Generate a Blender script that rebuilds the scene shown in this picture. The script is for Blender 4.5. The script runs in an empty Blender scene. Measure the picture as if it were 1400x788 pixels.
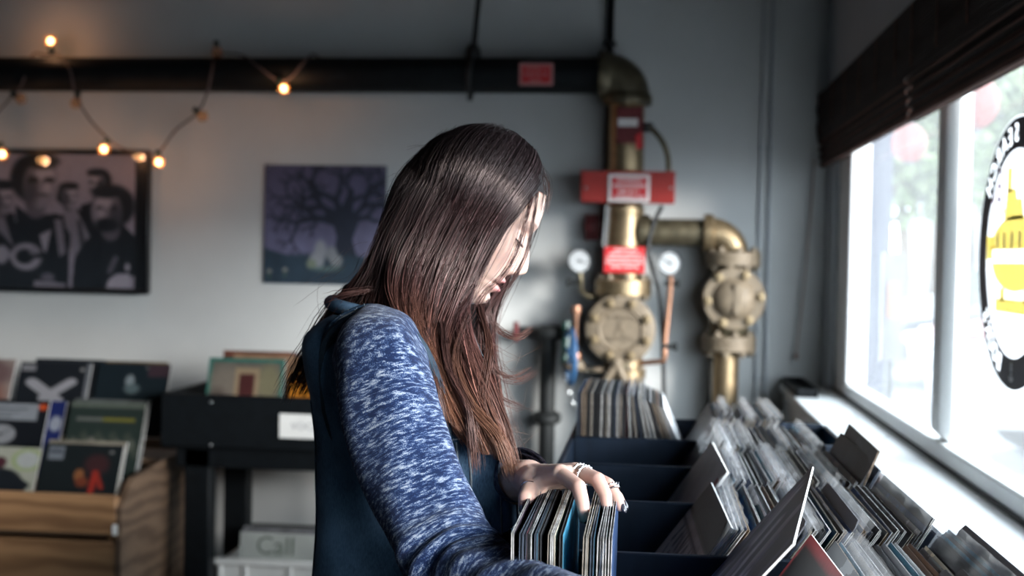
import bpy, math, random
import numpy as np
from math import sin, cos, pi, radians, sqrt, atan2
from mathutils import Vector, Matrix, Euler

rng = np.random.default_rng(7)
random.seed(7)
SC = bpy.context.scene
COL = SC.collection

# ------------------------------------------------------------------ camera, world, light, exposure
CZ = 1.40                       # camera height
FPX = 1700.0                    # focal length in pixels of a 1400 px wide frame
YAW, PITCH, ROLL = radians(6.35), radians(1.38), radians(1.1)
cam_d = bpy.data.cameras.new('camera')
cam_d.sensor_width = 36.0
cam_d.lens = FPX / 1400.0 * 36.0
cam_d.clip_start = 0.05
cam_d.clip_end = 400
cam_d.dof.use_dof = True
cam_d.dof.focus_distance = 1.43
cam_d.dof.aperture_fstop = 4.4
cam = bpy.data.objects.new('camera', cam_d)
COL.objects.link(cam)
CAM_M = Matrix.Rotation(YAW, 4, 'Z') @ Matrix.Rotation(pi / 2 - PITCH, 4, 'X') @ Matrix.Rotation(ROLL, 4, 'Z')
cam.matrix_world = Matrix.Translation((0, 0, CZ)) @ CAM_M
SC.camera = cam

SKY = 9.5
world = bpy.data.worlds.new('overcast_sky')
SC.world = world
world.use_nodes = True
wn = world.node_tree
wn.nodes.clear()
wo = wn.nodes.new('ShaderNodeOutputWorld')
wb = wn.nodes.new('ShaderNodeBackground')
wb.inputs[0].default_value = (0.76, 0.89, 1.0, 1)
wb.inputs[1].default_value = SKY
wn.links.new(wb.outputs[0], wo.inputs[0])
try:
    world.cycles.sampling_method = 'AUTOMATIC'
except Exception:
    pass

sun_d = bpy.data.lights.new('sun', 'SUN')
sun_d.energy = 6.5; sun_d.angle = radians(16); sun_d.color = (1, .97, .93)
sun = bpy.data.objects.new('sun', sun_d); COL.objects.link(sun)
SUN_DIR = Vector((-.76, .65, -.20)).normalized()      # low hazy sun slanting in under the blinds
sun.rotation_euler = SUN_DIR.to_track_quat('-Z', 'Y').to_euler()
sun.location = (6, -4, 4)

# daylight comes in through the window openings (portals only guide the sampling of the sky)
def portal(y0, y1, z0, z1, x):
    l = bpy.data.lights.new('window_portal', 'AREA')
    l.shape = 'RECTANGLE'
    l.size = y1 - y0
    l.size_y = z1 - z0
    l.cycles.is_portal = True
    o = bpy.data.objects.new('window_portal', l)
    COL.objects.link(o)
    o.matrix_world = Matrix(((0, 0, 1, x), (1, 0, 0, (y0 + y1) / 2), (0, 1, 0, (z0 + z1) / 2), (0, 0, 0, 1)))
    # area lights shine along local -Z = -X
    return o
portal(-1.4, 5.28, 0.88, 2.1, 0.85)

SC.view_settings.view_transform = 'Standard'
SC.view_settings.look = 'None'
SC.view_settings.gamma = 1.0
SC.view_settings.use_curve_mapping = False
SC.view_settings.exposure = 0.25
SC.cycles.use_denoising = True
SC.cycles.max_bounces = 8
SC.cycles.transparent_max_bounces = 16
SC.cycles.sample_clamp_indirect = 6.0
SC.cycles.caustics_reflective = False
SC.cycles.caustics_refractive = False

# ------------------------------------------------------------------ helpers
_m3 = np.array(CAM_M.to_3x3())
def at(px, py, Y):
    """point of the plane at distance Y (metres along the room) seen at a photograph pixel"""
    d = _m3 @ np.array([px - 700.0, 394.0 - py, -FPX])
    t = Y / d[1]
    return np.array([0, 0, CZ]) + d * t
def atX(px, py, X):
    d = _m3 @ np.array([px - 700.0, 394.0 - py, -FPX])
    return np.array([0, 0, CZ]) + d * (X / d[0])
def V(*a): return np.array(a, float)
def nrm(a):
    a = np.asarray(a, float); n = np.linalg.norm(a)
    return a / n if n > 1e-12 else a

def catmull(P, n, alpha_arc=True):
    P = np.asarray(P, float)
    if len(P) == 2:
        return P[0] + (P[1] - P[0]) * np.linspace(0, 1, n)[:, None]
    Q = np.vstack([2 * P[0] - P[1], P, 2 * P[-1] - P[-2]])
    out = []
    for i in range(1, len(Q) - 2):
        t = np.linspace(0, 1, 24, endpoint=False)[:, None]
        a, b, c, d = Q[i - 1], Q[i], Q[i + 1], Q[i + 2]
        out.append(.5 * (2 * b + (c - a) * t + (2 * a - 5 * b + 4 * c - d) * t ** 2 + (-a + 3 * b - 3 * c + d) * t ** 3))
    out = np.vstack(out + [P[-1:]])
    if alpha_arc:
        k = 3 if P.shape[1] >= 3 else P.shape[1]
        s = np.r_[0, np.cumsum(np.linalg.norm(np.diff(out[:, :k], axis=0), axis=1))]
    else:
        s = np.linspace(0, 1, len(out))
    q = np.linspace(0, s[-1], n)
    return np.stack([np.interp(q, s, out[:, j]) for j in range(P.shape[1])], 1)

def frames(P):
    P = np.asarray(P, float)
    T = np.gradient(P, axis=0)
    T /= np.maximum(np.linalg.norm(T, axis=1)[:, None], 1e-9)
    ref = V(0, 0, 1) if abs(T[0][2]) < .9 else V(1, 0, 0)
    n = nrm(ref - T[0] * ref.dot(T[0]))
    N = [n]
    for i in range(1, len(P)):
        n = N[-1] - T[i] * N[-1].dot(T[i])
        N.append(nrm(n))
    N = np.array(N)
    return T, N, np.cross(T, N)

class MB:
    def __init__(s):
        s.v, s.f, s.m, s.c = [], [], [], None
    def add(s, v, f, mi=0):
        b = len(s.v)
        s.v.extend([tuple(map(float, p)) for p in v])
        s.f.extend([tuple(int(i) + b for i in q) for q in f])
        s.m.extend([mi] * len(f))
        return s
    def box(s, c, size, R=None, mi=0, bev=0.0):
        c = np.asarray(c, float); h = np.asarray(size, float) / 2
        if bev <= 0:
            vs = [V(x, y, z) * h for x in (-1, 1) for y in (-1, 1) for z in (-1, 1)]
            fs = [(0, 1, 3, 2), (4, 6, 7, 5), (0, 4, 5, 1), (2, 3, 7, 6), (0, 2, 6, 4), (1, 5, 7, 3)]
        else:
            bev = min(bev, h.min() * .9)
            idx, vs = {}, []
            for x in (-1, 1):
                for y in (-1, 1):
                    for z in (-1, 1):
                        for k in range(3):
                            p = V(x, y, z) * (h - bev); p[k] = (x, y, z)[k] * h[k]
                            idx[(x, y, z, k)] = len(vs); vs.append(p)
            fs = []
            for k in range(3):
                a, b = [(1, 2), (2, 0), (0, 1)][k]
                for sg in (-1, 1):
                    q = []
                    for (ea, eb) in ((-1, -1), (1, -1), (1, 1), (-1, 1)):
                        key = [0, 0, 0]; key[k] = sg; key[a] = ea; key[b] = eb
                        q.append(idx[(*key, k)])
                    fs.append(q if sg > 0 else q[::-1])
            for k in range(3):
                a, b = [(1, 2), (2, 0), (0, 1)][k]
                for ea in (-1, 1):
                    for eb in (-1, 1):
                        k0 = [0, 0, 0]; k1 = [0, 0, 0]
                        k0[k], k1[k] = -1, 1
                        k0[a] = k1[a] = ea; k0[b] = k1[b] = eb
                        q = [idx[(*k0, a)], idx[(*k1, a)], idx[(*k1, b)], idx[(*k0, b)]]
                        fs.append(q if ea * eb < 0 else q[::-1])
            for x in (-1, 1):
                for y in (-1, 1):
                    for z in (-1, 1):
                        q = [idx[(x, y, z, 0)], idx[(x, y, z, 1)], idx[(x, y, z, 2)]]
                        fs.append(q if x * y * z > 0 else q[::-1])
        vs = np.array(vs)
        if R is not None: vs = vs @ np.asarray(R, float).T
        return s.add(vs + c, fs, mi)
    def bx(s, x0, x1, y0, y1, z0, z1, mi=0, bev=0.0):
        return s.box(((x0 + x1) / 2, (y0 + y1) / 2, (z0 + z1) / 2), (x1 - x0, y1 - y0, z1 - z0), None, mi, bev)
    def cyl(s, p0, p1, r0, r1=None, n=16, mi=0):
        r1 = r0 if r1 is None else r1
        return s.lathe(p0, np.asarray(p1, float) - np.asarray(p0, float), [(0, 0), (r0, 0), (r1, 1), (0, 1)], n, mi, unit=False)
    def lathe(s, o, axis, prof, n=24, mi=0, unit=True):
        o = np.asarray(o, float); ax = np.asarray(axis, float)
        L = 1.0 if unit else np.linalg.norm(ax)
        t = nrm(ax)
        ref = V(0, 0, 1) if abs(t[2]) < .9 else V(1, 0, 0)
        a = nrm(np.cross(ref, t)); b = np.cross(t, a)
        vs, fs, rings = [], [], []
        for r, h in prof:
            if r < 1e-7:
                rings.append([len(vs)] * n); vs.append(o + t * h * L)
            else:
                k = len(vs)
                for i in range(n):
                    w = 2 * pi * i / n
                    vs.append(o + t * h * L + (a * cos(w) + b * sin(w)) * r)
                rings.append(list(range(k, k + n)))
        for A, B in zip(rings[:-1], rings[1:]):
            for i in range(n):
                j = (i + 1) % n
                q = [A[i], A[j], B[j], B[i]]
                u = []
                for x in q:
                    if x not in u: u.append(x)
                if len(u) > 2: fs.append(u)
        return s.add(vs, fs, mi)
    def tube(s, P, r, n=8, mi=0, cap=True, sub=0):
        P = np.asarray(P, float)
        if sub: P = catmull(P, sub)
        r = np.full(len(P), r) if np.isscalar(r) else (np.interp(np.linspace(0, 1, len(P)), np.linspace(0, 1, len(r)), r))
        T, N, B = frames(P)
        vs, fs = [], []
        for i in range(len(P)):
            for k in range(n):
                w = 2 * pi * k / n
                vs.append(P[i] + (N[i] * cos(w) + B[i] * sin(w)) * r[i])
        for i in range(len(P) - 1):
            for k in range(n):
                j = (k + 1) % n
                fs.append((i * n + k, i * n + j, (i + 1) * n + j, (i + 1) * n + k))
        if cap:
            fs.append(tuple(range(n))[::-1]); fs.append(tuple((len(P) - 1) * n + k for k in range(n)))
        return s.add(vs, fs, mi)
    def torus(s, c, axis, R, r, n=24, m=8, mi=0, sx=1.0):
        t = nrm(axis); ref = V(0, 0, 1) if abs(t[2]) < .9 else V(1, 0, 0)
        a = nrm(np.cross(ref, t)); b = np.cross(t, a)
        vs, fs = [], []
        for i in range(n):
            w = 2 * pi * i / n; d = a * cos(w) * sx + b * sin(w); dn = nrm(d)
            for k in range(m):
                q = 2 * pi * k / m
                vs.append(np.asarray(c) + d * R + dn * r * cos(q) + t * r * sin(q))
        for i in range(n):
            for k in range(m):
                i2, k2 = (i + 1) % n, (k + 1) % m
                fs.append((i * m + k, i2 * m + k, i2 * m + k2, i * m + k2))
        return s.add(vs, fs, mi)
    def sphere(s, c, r, n=16, m=10, mi=0, R=None):
        r = np.array([r] * 3 if np.isscalar(r) else r, float)
        vs, fs = [], []
        for i in range(m + 1):
            a = pi * i / m
            for k in range(n):
                w = 2 * pi * k / n
                vs.append(V(sin(a) * cos(w), sin(a) * sin(w), cos(a)) * r)
        for i in range(m):
            for k in range(n):
                j = (k + 1) % n
                fs.append((i * n + k, (i + 1) * n + k, (i + 1) * n + j, i * n + j))
        vs = np.array(vs)
        if R is not None: vs = vs @ np.asarray(R).T
        return s.add(vs + np.asarray(c, float), fs, mi)
    def prism(s, poly, o, U, W, depth, mi=0):
        """closed 2-D outline extruded: o + U*x + W*y, pushed along U x W by depth"""
        o, U, W = (np.asarray(q, float) for q in (o, U, W))
        N = nrm(np.cross(U, W)) * depth
        n = len(poly)
        a = [o + U * x + W * y for x, y in poly]
        vs = a + [p + N for p in a]
        fs = [tuple(range(n))[::-1], tuple(range(n, 2 * n))] + [(i, (i + 1) % n, n + (i + 1) % n, n + i) for i in range(n)]
        return s.add(vs, fs, mi)
    def grid(s, G, mi=0, close_u=False, flip=False):
        """G: (rows, cols, 3)"""
        G = np.asarray(G, float); r, c = G.shape[:2]
        fs = []
        for i in range(r - 1):
            for k in range(c if close_u else c - 1):
                j = (k + 1) % c
                q = (i * c + k, i * c + j, (i + 1) * c + j, (i + 1) * c + k)
                fs.append(q[::-1] if flip else q)
        return s.add(G.reshape(-1, 3), fs, mi)
    def text(s, key, o, U, W, size, mi=0, lift=0.0, maxw=None):
        """flat lettering: text plane spanned by U (reading direction) and W (up)"""
        vs, fs = TXT[key]
        U, W = nrm(U), nrm(W); N = np.cross(U, W)
        w = vs[:, 0].max() - vs[:, 0].min()
        k = size if maxw is None else min(size, maxw / w)
        p = np.asarray(o, float) + U * (vs[:, 0:1] * k) + W * (vs[:, 1:2] * k) + N * lift
        return s.add(p, fs, mi)

WLOC = {}
def build(name, mb, mats, parent=None, smooth=True, angle=38, recalc=True):
    me = bpy.data.meshes.new(name)
    v = np.array(mb.v, float)
    if parent is not None:
        off = WLOC[parent.name]
    else:
        lo, hi = v.min(0), v.max(0)
        off = V((lo[0] + hi[0]) / 2, (lo[1] + hi[1]) / 2, lo[2])
    v = v - off
    me.from_pydata([tuple(p) for p in v], [], mb.f)
    mats = mats if isinstance(mats, (list, tuple)) else [mats]
    for m in mats: me.materials.append(m)
    if len(mats) > 1: me.polygons.foreach_set('material_index', mb.m)
    if recalc:
        import bmesh
        bm = bmesh.new(); bm.from_mesh(me)
        bmesh.ops.recalc_face_normals(bm, faces=bm.faces)
        bm.to_mesh(me); bm.free()
    if smooth:
        me.polygons.foreach_set('use_smooth', [True] * len(me.polygons))
        if angle < 180: me.set_sharp_from_angle(angle=radians(angle))
    me.update()
    o = bpy.data.objects.new(name, me)
    COL.objects.link(o)
    if parent is None:
        o.location = off; WLOC[o.name] = off
    else:
        o.parent = parent; WLOC[o.name] = off
    return o

def tag(o, label, cat, group=None):
    o['label'] = label; o['category'] = cat
    if group: o['group'] = group
    return o
def thing(name, label, cat, loc, group=None):
    o = bpy.data.objects.new(name, None)
    o.empty_display_size = .05
    COL.objects.link(o)
    o.location = tuple(map(float, loc)); WLOC[o.name] = np.array(loc, float)
    return tag(o, label, cat, group)
def struct(o):
    o['kind'] = 'structure'; return o
def sub_parent(o, part):
    """re-hang a freshly built child (built with the thing as parent) under a part of the same thing"""
    o.parent = part; return o

def set_colors(o, cols, name='Col'):
    me = o.data
    a = me.color_attributes.new(name, 'FLOAT_COLOR', 'POINT')
    c = np.ones((len(me.vertices), 4)); c[:, :3] = cols
    a.data.foreach_set('color', c.ravel())
    return o

# ------------------------------------------------------------------ materials
MT = {}
def nodes_of(name):
    m = bpy.data.materials.new(name); m.use_nodes = True
    nt = m.node_tree; nt.nodes.clear()
    out = nt.nodes.new('ShaderNodeOutputMaterial')
    bs = nt.nodes.new('ShaderNodeBsdfPrincipled')
    nt.links.new(bs.outputs[0], out.inputs[0])
    return m, nt, bs, out
def noise(nt, scale, detail=4, rough=.6, coord='Object', vec=None, stretch=None):
    n = nt.nodes.new('ShaderNodeTexNoise')
    n.inputs['Scale'].default_value = scale
    n.inputs['Detail'].default_value = detail
    n.inputs['Roughness'].default_value = rough
    if vec is None:
        tc = nt.nodes.new('ShaderNodeTexCoord'); vec = tc.outputs[coord]
    if stretch:
        mp = nt.nodes.new('ShaderNodeMapping'); mp.inputs['Scale'].default_value = stretch
        nt.links.new(vec, mp.inputs[0]); vec = mp.outputs[0]
    nt.links.new(vec, n.inputs['Vector'])
    return n
def ramp(nt, fac, stops):
    r = nt.nodes.new('ShaderNodeValToRGB')
    e = r.color_ramp.elements
    while len(e) > 1: e.remove(e[-1])
    e[0].position = stops[0][0]; e[0].color = (*stops[0][1], 1)
    for p, c in stops[1:]:
        q = e.new(p); q.color = (*c, 1)
    nt.links.new(fac, r.inputs[0])
    return r
def bump(nt, bs, h, strength=.2, dist=.002):
    b = nt.nodes.new('ShaderNodeBump')
    b.inputs['Strength'].default_value = strength
    b.inputs['Distance'].default_value = dist
    nt.links.new(h, b.inputs['Height']); nt.links.new(b.outputs[0], bs.inputs['Normal'])
def mat(name, col, rough=.6, metal=0., var=.18, scale=18, bmp=.15, spec=.5, stretch=None, dist=.002):
    m, nt, bs, out = nodes_of(name)
    n = noise(nt, scale, stretch=stretch)
    c = np.array(col, float)
    r = ramp(nt, n.outputs[0], [(.3, tuple(np.clip(c * (1 - var), 0, 1))), (.7, tuple(np.clip(c * (1 + var), 0, 1)))])
    nt.links.new(r.outputs[0], bs.inputs['Base Color'])
    bs.inputs['Roughness'].default_value = rough
    bs.inputs['Metallic'].default_value = metal
    bs.inputs['Specular IOR Level'].default_value = spec
    if bmp: bump(nt, bs, n.outputs[0], bmp, dist)
    MT[name] = m
    return m
def attr_mat(name, rough=.6, var=.1, scale=60, bmp=0., spec=.4, sss=0., coat=0.):
    m, nt, bs, out = nodes_of(name)
    a = nt.nodes.new('ShaderNodeAttribute'); a.attribute_name = 'Col'
    n = noise(nt, scale)
    r = ramp(nt, n.outputs[0], [(.3, (1 - var,) * 3), (.7, (1 + var if var < 0 else 1.0,) * 3)])
    mx = nt.nodes.new('ShaderNodeMix'); mx.data_type = 'RGBA'; mx.blend_type = 'MULTIPLY'
    mx.inputs[0].default_value = 1.0
    nt.links.new(a.outputs['Color'], mx.inputs[6]); nt.links.new(r.outputs[0], mx.inputs[7])
    nt.links.new(mx.outputs[2], bs.inputs['Base Color'])
    bs.inputs['Roughness'].default_value = rough
    bs.inputs['Specular IOR Level'].default_value = spec
    bs.inputs['Coat Weight'].default_value = coat
    if sss:
        bs.inputs['Subsurface Weight'].default_value = sss
        bs.inputs['Subsurface Radius'].default_value = (.012, .005, .003)
        bs.inputs['Subsurface Scale'].default_value = .6
    if bmp: bump(nt, bs, n.outputs[0], bmp, .001)
    MT[name] = m
    return m
def emit_mat(name, col, strength):
    m = bpy.data.materials.new(name); m.use_nodes = True
    nt = m.node_tree; nt.nodes.clear()
    out = nt.nodes.new('ShaderNodeOutputMaterial'); e = nt.nodes.new('ShaderNodeEmission')
    e.inputs[0].default_value = (*col, 1); e.inputs[1].default_value = strength
    nt.links.new(e.outputs[0], out.inputs[0]); MT[name] = m
    return m
def clear_mat(name, tint=(1, 1, 1), haze=0.0, haze_col=(1, 1, 1), gloss=.06, rough=.02):
    """thin clear sheet: mostly transparent, a weak mirror, a little haze mixed in"""
    m = bpy.data.materials.new(name); m.use_nodes = True
    nt = m.node_tree; nt.nodes.clear()
    out = nt.nodes.new('ShaderNodeOutputMaterial')
    tr = nt.nodes.new('ShaderNodeBsdfTransparent'); tr.inputs[0].default_value = (*tint, 1)
    gl = nt.nodes.new('ShaderNodeBsdfGlossy'); gl.inputs['Roughness'].default_value = rough
    lw = nt.nodes.new('ShaderNodeLayerWeight'); lw.inputs[0].default_value = .5
    pw = nt.nodes.new('ShaderNodeMath'); pw.operation = 'POWER'; pw.inputs[1].default_value = 5.0
    nt.links.new(lw.outputs['Facing'], pw.inputs[0])
    mu = nt.nodes.new('ShaderNodeMath'); mu.operation = 'MULTIPLY_ADD'; mu.inputs[1].default_value = .25; mu.inputs[2].default_value = gloss
    nt.links.new(pw.outputs[0], mu.inputs[0])
    mx = nt.nodes.new('ShaderNodeMixShader')
    nt.links.new(mu.outputs[0], mx.inputs[0]); nt.links.new(tr.outputs[0], mx.inputs[1]); nt.links.new(gl.outputs[0], mx.inputs[2])
    last = mx
    if haze:
        tl = nt.nodes.new('ShaderNodeBsdfTranslucent'); tl.inputs[0].default_value = (*haze_col, 1)
        n = noise(nt, 3.0)
        r = ramp(nt, n.outputs[0], [(.3, (haze * .8,) * 3), (.7, (haze * 1.2,) * 3)])
        m2 = nt.nodes.new('ShaderNodeMixShader')
        nt.links.new(r.outputs[0], m2.inputs[0]); nt.links.new(mx.outputs[0], m2.inputs[1]); nt.links.new(tl.outputs[0], m2.inputs[2])
        last = m2
    nt.links.new(last.outputs[0], out.inputs[0]); MT[name] = m
    return m

mat('wall_paint', (.56, .57, .56), .85, var=.06, scale=1.6, bmp=.25, dist=.004)
mat('window_wall_paint', (.42, .44, .46), .85, var=.05, scale=1.6, bmp=.2)
mat('ceiling_paint', (.045, .055, .065), .9, var=.06, scale=2)
mat('rear_wall_paint', (.16, .18, .20), .85, var=.06, scale=1.6)
mat('floor_concrete', (.06, .065, .07), .6, var=.2, scale=3)
mat('white_paint', (.82, .83, .82), .55, var=.04, scale=6, bmp=.1)
mat('black_pipe', (.006, .008, .009), .6, var=.3, scale=14, spec=.2)
mat('brass', (.31, .23, .135), .42, .8, var=.22, scale=22, bmp=.25)
mat('dark_brass', (.13, .11, .07), .48, .7, var=.4, scale=20, bmp=.35)
mat('pale_brass', (.20, .155, .105), .6, .12, var=.2, scale=30, bmp=.3)
mat('copper', (.42, .22, .14), .45, .7, var=.2)
mat('dark_iron', (.02, .022, .022), .6, .3, var=.3)
mat('steel', (.45, .46, .46), .35, .9, var=.12)
mat('red_metal', (.34, .022, .016), .5, var=.1)
mat('dark_red', (.12, .010, .012), .55, var=.15)
mat('sign_red', (.55, .02, .025), .5, var=.05)
mat('sign_white', (.72, .68, .66), .6, var=.05)
mat('sign_faded', (.52, .22, .22), .6, var=.05)
mat('gauge_face', (.50, .52, .53), .4, var=.02)
mat('blue_paint', (.03, .10, .22), .45, var=.1)
mat('green_paint', (.015, .06, .05), .45, var=.1)
mat('cable_rubber', (.010, .012, .014), .5, var=.1)
mat('navy_wood', (.005, .011, .022), .5, var=.3, scale=30, spec=.25, stretch=(1, 1, .2))
mat('black_wood', (.003, .0045, .006), .55, var=.3, scale=30, spec=.2)
mat('chrome', (.75, .76, .78), .18, 1.0, var=.03, bmp=0)
mat('nail_polish', (.035, .035, .045), .18, var=.05, bmp=0, spec=.8)
mat('lash', (.012, .008, .008), .7, var=.1, bmp=0)
mat('frame_black', (.007, .008, .010), .35, var=.1)
mat('paper_white', (.74, .74, .72), .7, var=.04)
mat('ink_black', (.02, .02, .022), .6, var=.05)
mat('divider_plastic', (.07, .07, .08), .5, var=.12, scale=8, spec=.3)
mat('divider_pale', (.33, .33, .36), .4, var=.12, scale=8)
mat('bamboo', (.016, .012, .011), .75, var=.45, scale=40, spec=.15, stretch=(1, .1, 1))
mat('bamboo_light', (.10, .048, .036), .7, var=.4, scale=40, spec=.15, stretch=(1, .1, 1))
mat('cord_pink', (.28, .19, .16), .7, var=.1)
mat('cord_brown', (.10, .075, .075), .7, var=.1)
mat('socket_green', (.008, .02, .018), .4, var=.1)
mat('asphalt', (.12, .125, .135), .9, var=.1, scale=2)
mat('pavement', (.15, .155, .165), .9, var=.1, scale=2)
mat('outside_blue', (.010, .014, .030), .8, var=.08, scale=2)
mat('outside_white', (.20, .20, .20), .8, var=.06, scale=2)
mat('outside_beige', (.16, .145, .13), .8, var=.08, scale=2)
mat('awning_blue', (.06, .11, .14), .8, var=.08)
mat('leaf', (.085, .115, .045), .7, var=.35, scale=3)
mat('bark', (.06, .045, .03), .9, var=.3, scale=8)
mat('lantern_paper', (.17, .035, .028), .7, var=.1)
mat('car_red', (.15, .02, .022), .3, var=.03, bmp=0)
mat('car_white', (.17, .17, .18), .3, var=.03, bmp=0)
mat('car_dark', (.03, .033, .04), .3, var=.03, bmp=0)
mat('car_glass', (.05, .06, .07), .08, var=.03, bmp=0)
mat('tyre', (.02, .02, .02), .8, var=.1)
mat('sticker_navy', (.016, .026, .046), .5, var=.05)
def vinyl_mat(name, col):
    """thin coloured window film that lets daylight glow through"""
    m = bpy.data.materials.new(name); m.use_nodes = True
    nt = m.node_tree; nt.nodes.clear()
    out = nt.nodes.new('ShaderNodeOutputMaterial'); mx = nt.nodes.new('ShaderNodeMixShader')
    t_ = nt.nodes.new('ShaderNodeBsdfTranslucent'); d_ = nt.nodes.new('ShaderNodeBsdfDiffuse')
    n = noise(nt, 8); r = ramp(nt, n.outputs[0], [(.3, tuple(np.array(col) * .96)), (.7, col)])
    nt.links.new(r.outputs[0], t_.inputs[0]); nt.links.new(r.outputs[0], d_.inputs[0])
    mx.inputs[0].default_value = .7
    nt.links.new(d_.outputs[0], mx.inputs[1]); nt.links.new(t_.outputs[0], mx.inputs[2]); nt.links.new(mx.outputs[0], out.inputs[0])
    MT[name] = m
vinyl_mat('sticker_white', (.9, .9, .9))
vinyl_mat('sticker_yellow', (.98, .86, .42))
vinyl_mat('sticker_mauve', (.55, .46, .52))
clear_mat('pane_glass', haze=.055, gloss=.04)  # haze is glare put into the glass to wash out the street
clear_mat('picture_glass', gloss=.045)
clear_mat('plastic_film', tint=(.93, .94, .96), haze=.07, gloss=.07, rough=.12)
clear_mat('bulb_glass', tint=(1, .93, .8), gloss=.05, haze=.25, haze_col=(1, .45, .14))
emit_mat('filament', (1.0, .62, .28), 14.0)
attr_mat('print_paper', .55)
attr_mat('print_gloss', .5, spec=.22)

def wood_mat(name, c0, c1, scale=3.0):
    m, nt, bs, out = nodes_of(name)
    n = noise(nt, scale, 6, .65, stretch=(.35, 1, 2.2))
    w = nt.nodes.new('ShaderNodeTexWave'); w.inputs['Scale'].default_value = 1.7
    w.inputs['Distortion'].default_value = 15.0; w.inputs['Detail'].default_value = 3
    w.bands_direction = 'Z'
    mp = nt.nodes.new('ShaderNodeMapping'); mp.inputs['Scale'].default_value = (.6, 1, 2.6)
    tc = nt.nodes.new('ShaderNodeTexCoord')
    nt.links.new(tc.outputs['Object'], mp.inputs[0]); nt.links.new(mp.outputs[0], w.inputs['Vector'])
    mx = nt.nodes.new('ShaderNodeMath'); mx.operation = 'MULTIPLY_ADD'; mx.inputs[1].default_value = .6
    nt.links.new(w.outputs['Fac'], mx.inputs[0]); 
    m2 = nt.nodes.new('ShaderNodeMath'); m2.operation = 'MULTIPLY'; m2.inputs[1].default_value = .45
    nt.links.new(n.outputs[0], m2.inputs[0]); nt.links.new(m2.outputs[0], mx.inputs[2])
    r = ramp(nt, mx.outputs[0], [(.15, c0), (.55, tuple((np.array(c0) + np.array(c1)) / 2)), (.9, c1)])
    nt.links.new(r.outputs[0], bs.inputs['Base Color']); bs.inputs['Roughness'].default_value = .6
    bump(nt, bs, mx.outputs[0], .2, .002)
    MT[name] = m
wood_mat('crate_pine', (.17, .085, .038), (.36, .20, .095))
wood_mat('crate_ply', (.075, .045, .028), (.15, .095, .060))

def cover_mat(name):
    """record jacket: the sleeve's own colour with a printed pattern that differs from sleeve to sleeve"""
    m, nt, bs, out = nodes_of(name)
    oi = nt.nodes.new('ShaderNodeObjectInfo'); tc = nt.nodes.new('ShaderNodeTexCoord')
    va = nt.nodes.new('ShaderNodeVectorMath'); va.operation = 'ADD'
    vm = nt.nodes.new('ShaderNodeVectorMath'); vm.operation = 'SCALE'; vm.inputs['Scale'].default_value = 37.0
    cb = nt.nodes.new('ShaderNodeCombineXYZ')
    for k in range(3): nt.links.new(oi.outputs['Random'], cb.inputs[k])
    nt.links.new(cb.outputs[0], vm.inputs[0]); nt.links.new(vm.outputs[0], va.inputs[1]); nt.links.new(tc.outputs['Object'], va.inputs[0])
    vo = nt.nodes.new('ShaderNodeTexVoronoi'); vo.inputs['Scale'].default_value = 16; nt.links.new(va.outputs[0], vo.inputs['Vector'])
    n = noise(nt, 11, 5, .6, vec=va.outputs[0])
    f = nt.nodes.new('ShaderNodeMath'); f.operation = 'GREATER_THAN'; f.inputs[1].default_value = .57
    nt.links.new(n.outputs[0], f.inputs[0])
    hs = nt.nodes.new('ShaderNodeHueSaturation'); hs.inputs['Saturation'].default_value = 1.1; hs.inputs['Value'].default_value = 2.4
    nt.links.new(oi.outputs['Color'], hs.inputs['Color'])
    mx = nt.nodes.new('ShaderNodeMix'); mx.data_type = 'RGBA'
    sc = nt.nodes.new('ShaderNodeMath'); sc.operation = 'MULTIPLY'; sc.inputs[1].default_value = .55
    nt.links.new(f.outputs[0], sc.inputs[0])
    nt.links.new(sc.outputs[0], mx.inputs[0]); nt.links.new(oi.outputs['Color'], mx.inputs[6]); nt.links.new(hs.outputs[0], mx.inputs[7])
    nt.links.new(mx.outputs[2], bs.inputs['Base Color'])
    bs.inputs['Roughness'].default_value = .5
    bs.inputs['Specular IOR Level'].default_value = .22
    bump(nt, bs, n.outputs[0], .08, .001)
    MT[name] = m
cover_mat('jacket_cover')
def edge_mat(name):
    """worn cardboard edges, from white to brown by sleeve"""
    m, nt, bs, out = nodes_of(name)
    oi = nt.nodes.new('ShaderNodeObjectInfo')
    r = ramp(nt, oi.outputs['Random'], [(0, (.78, .77, .75)), (.2, (.42, .37, .31)), (.32, (.05, .05, .055)), (.46, (.68, .67, .66)), (.62, (.36, .28, .21)), (.72, (.07, .09, .13)), (.82, (.75, .74, .73)), (.93, (.03, .03, .035))])
    r.color_ramp.interpolation = 'CONSTANT'
    n = noise(nt, 90, 3)
    rr = ramp(nt, n.outputs[0], [(.35, (.45,) * 3), (.65, (1,) * 3)])
    mx = nt.nodes.new('ShaderNodeMix'); mx.data_type = 'RGBA'; mx.blend_type = 'MULTIPLY'; mx.inputs[0].default_value = 1
    nt.links.new(r.outputs[0], mx.inputs[6]); nt.links.new(rr.outputs[0], mx.inputs[7])
    nt.links.new(mx.outputs[2], bs.inputs['Base Color']); bs.inputs['Roughness'].default_value = .8
    MT[name] = m
edge_mat('jacket_edge')
mat('gap_shade_paper', (.035, .035, .038), .8, var=.5, scale=60)  # near black: the shade between the card panels is put into this colour
mat('vinyl_black', (.008, .008, .009), .25, var=.1, bmp=0)

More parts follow.
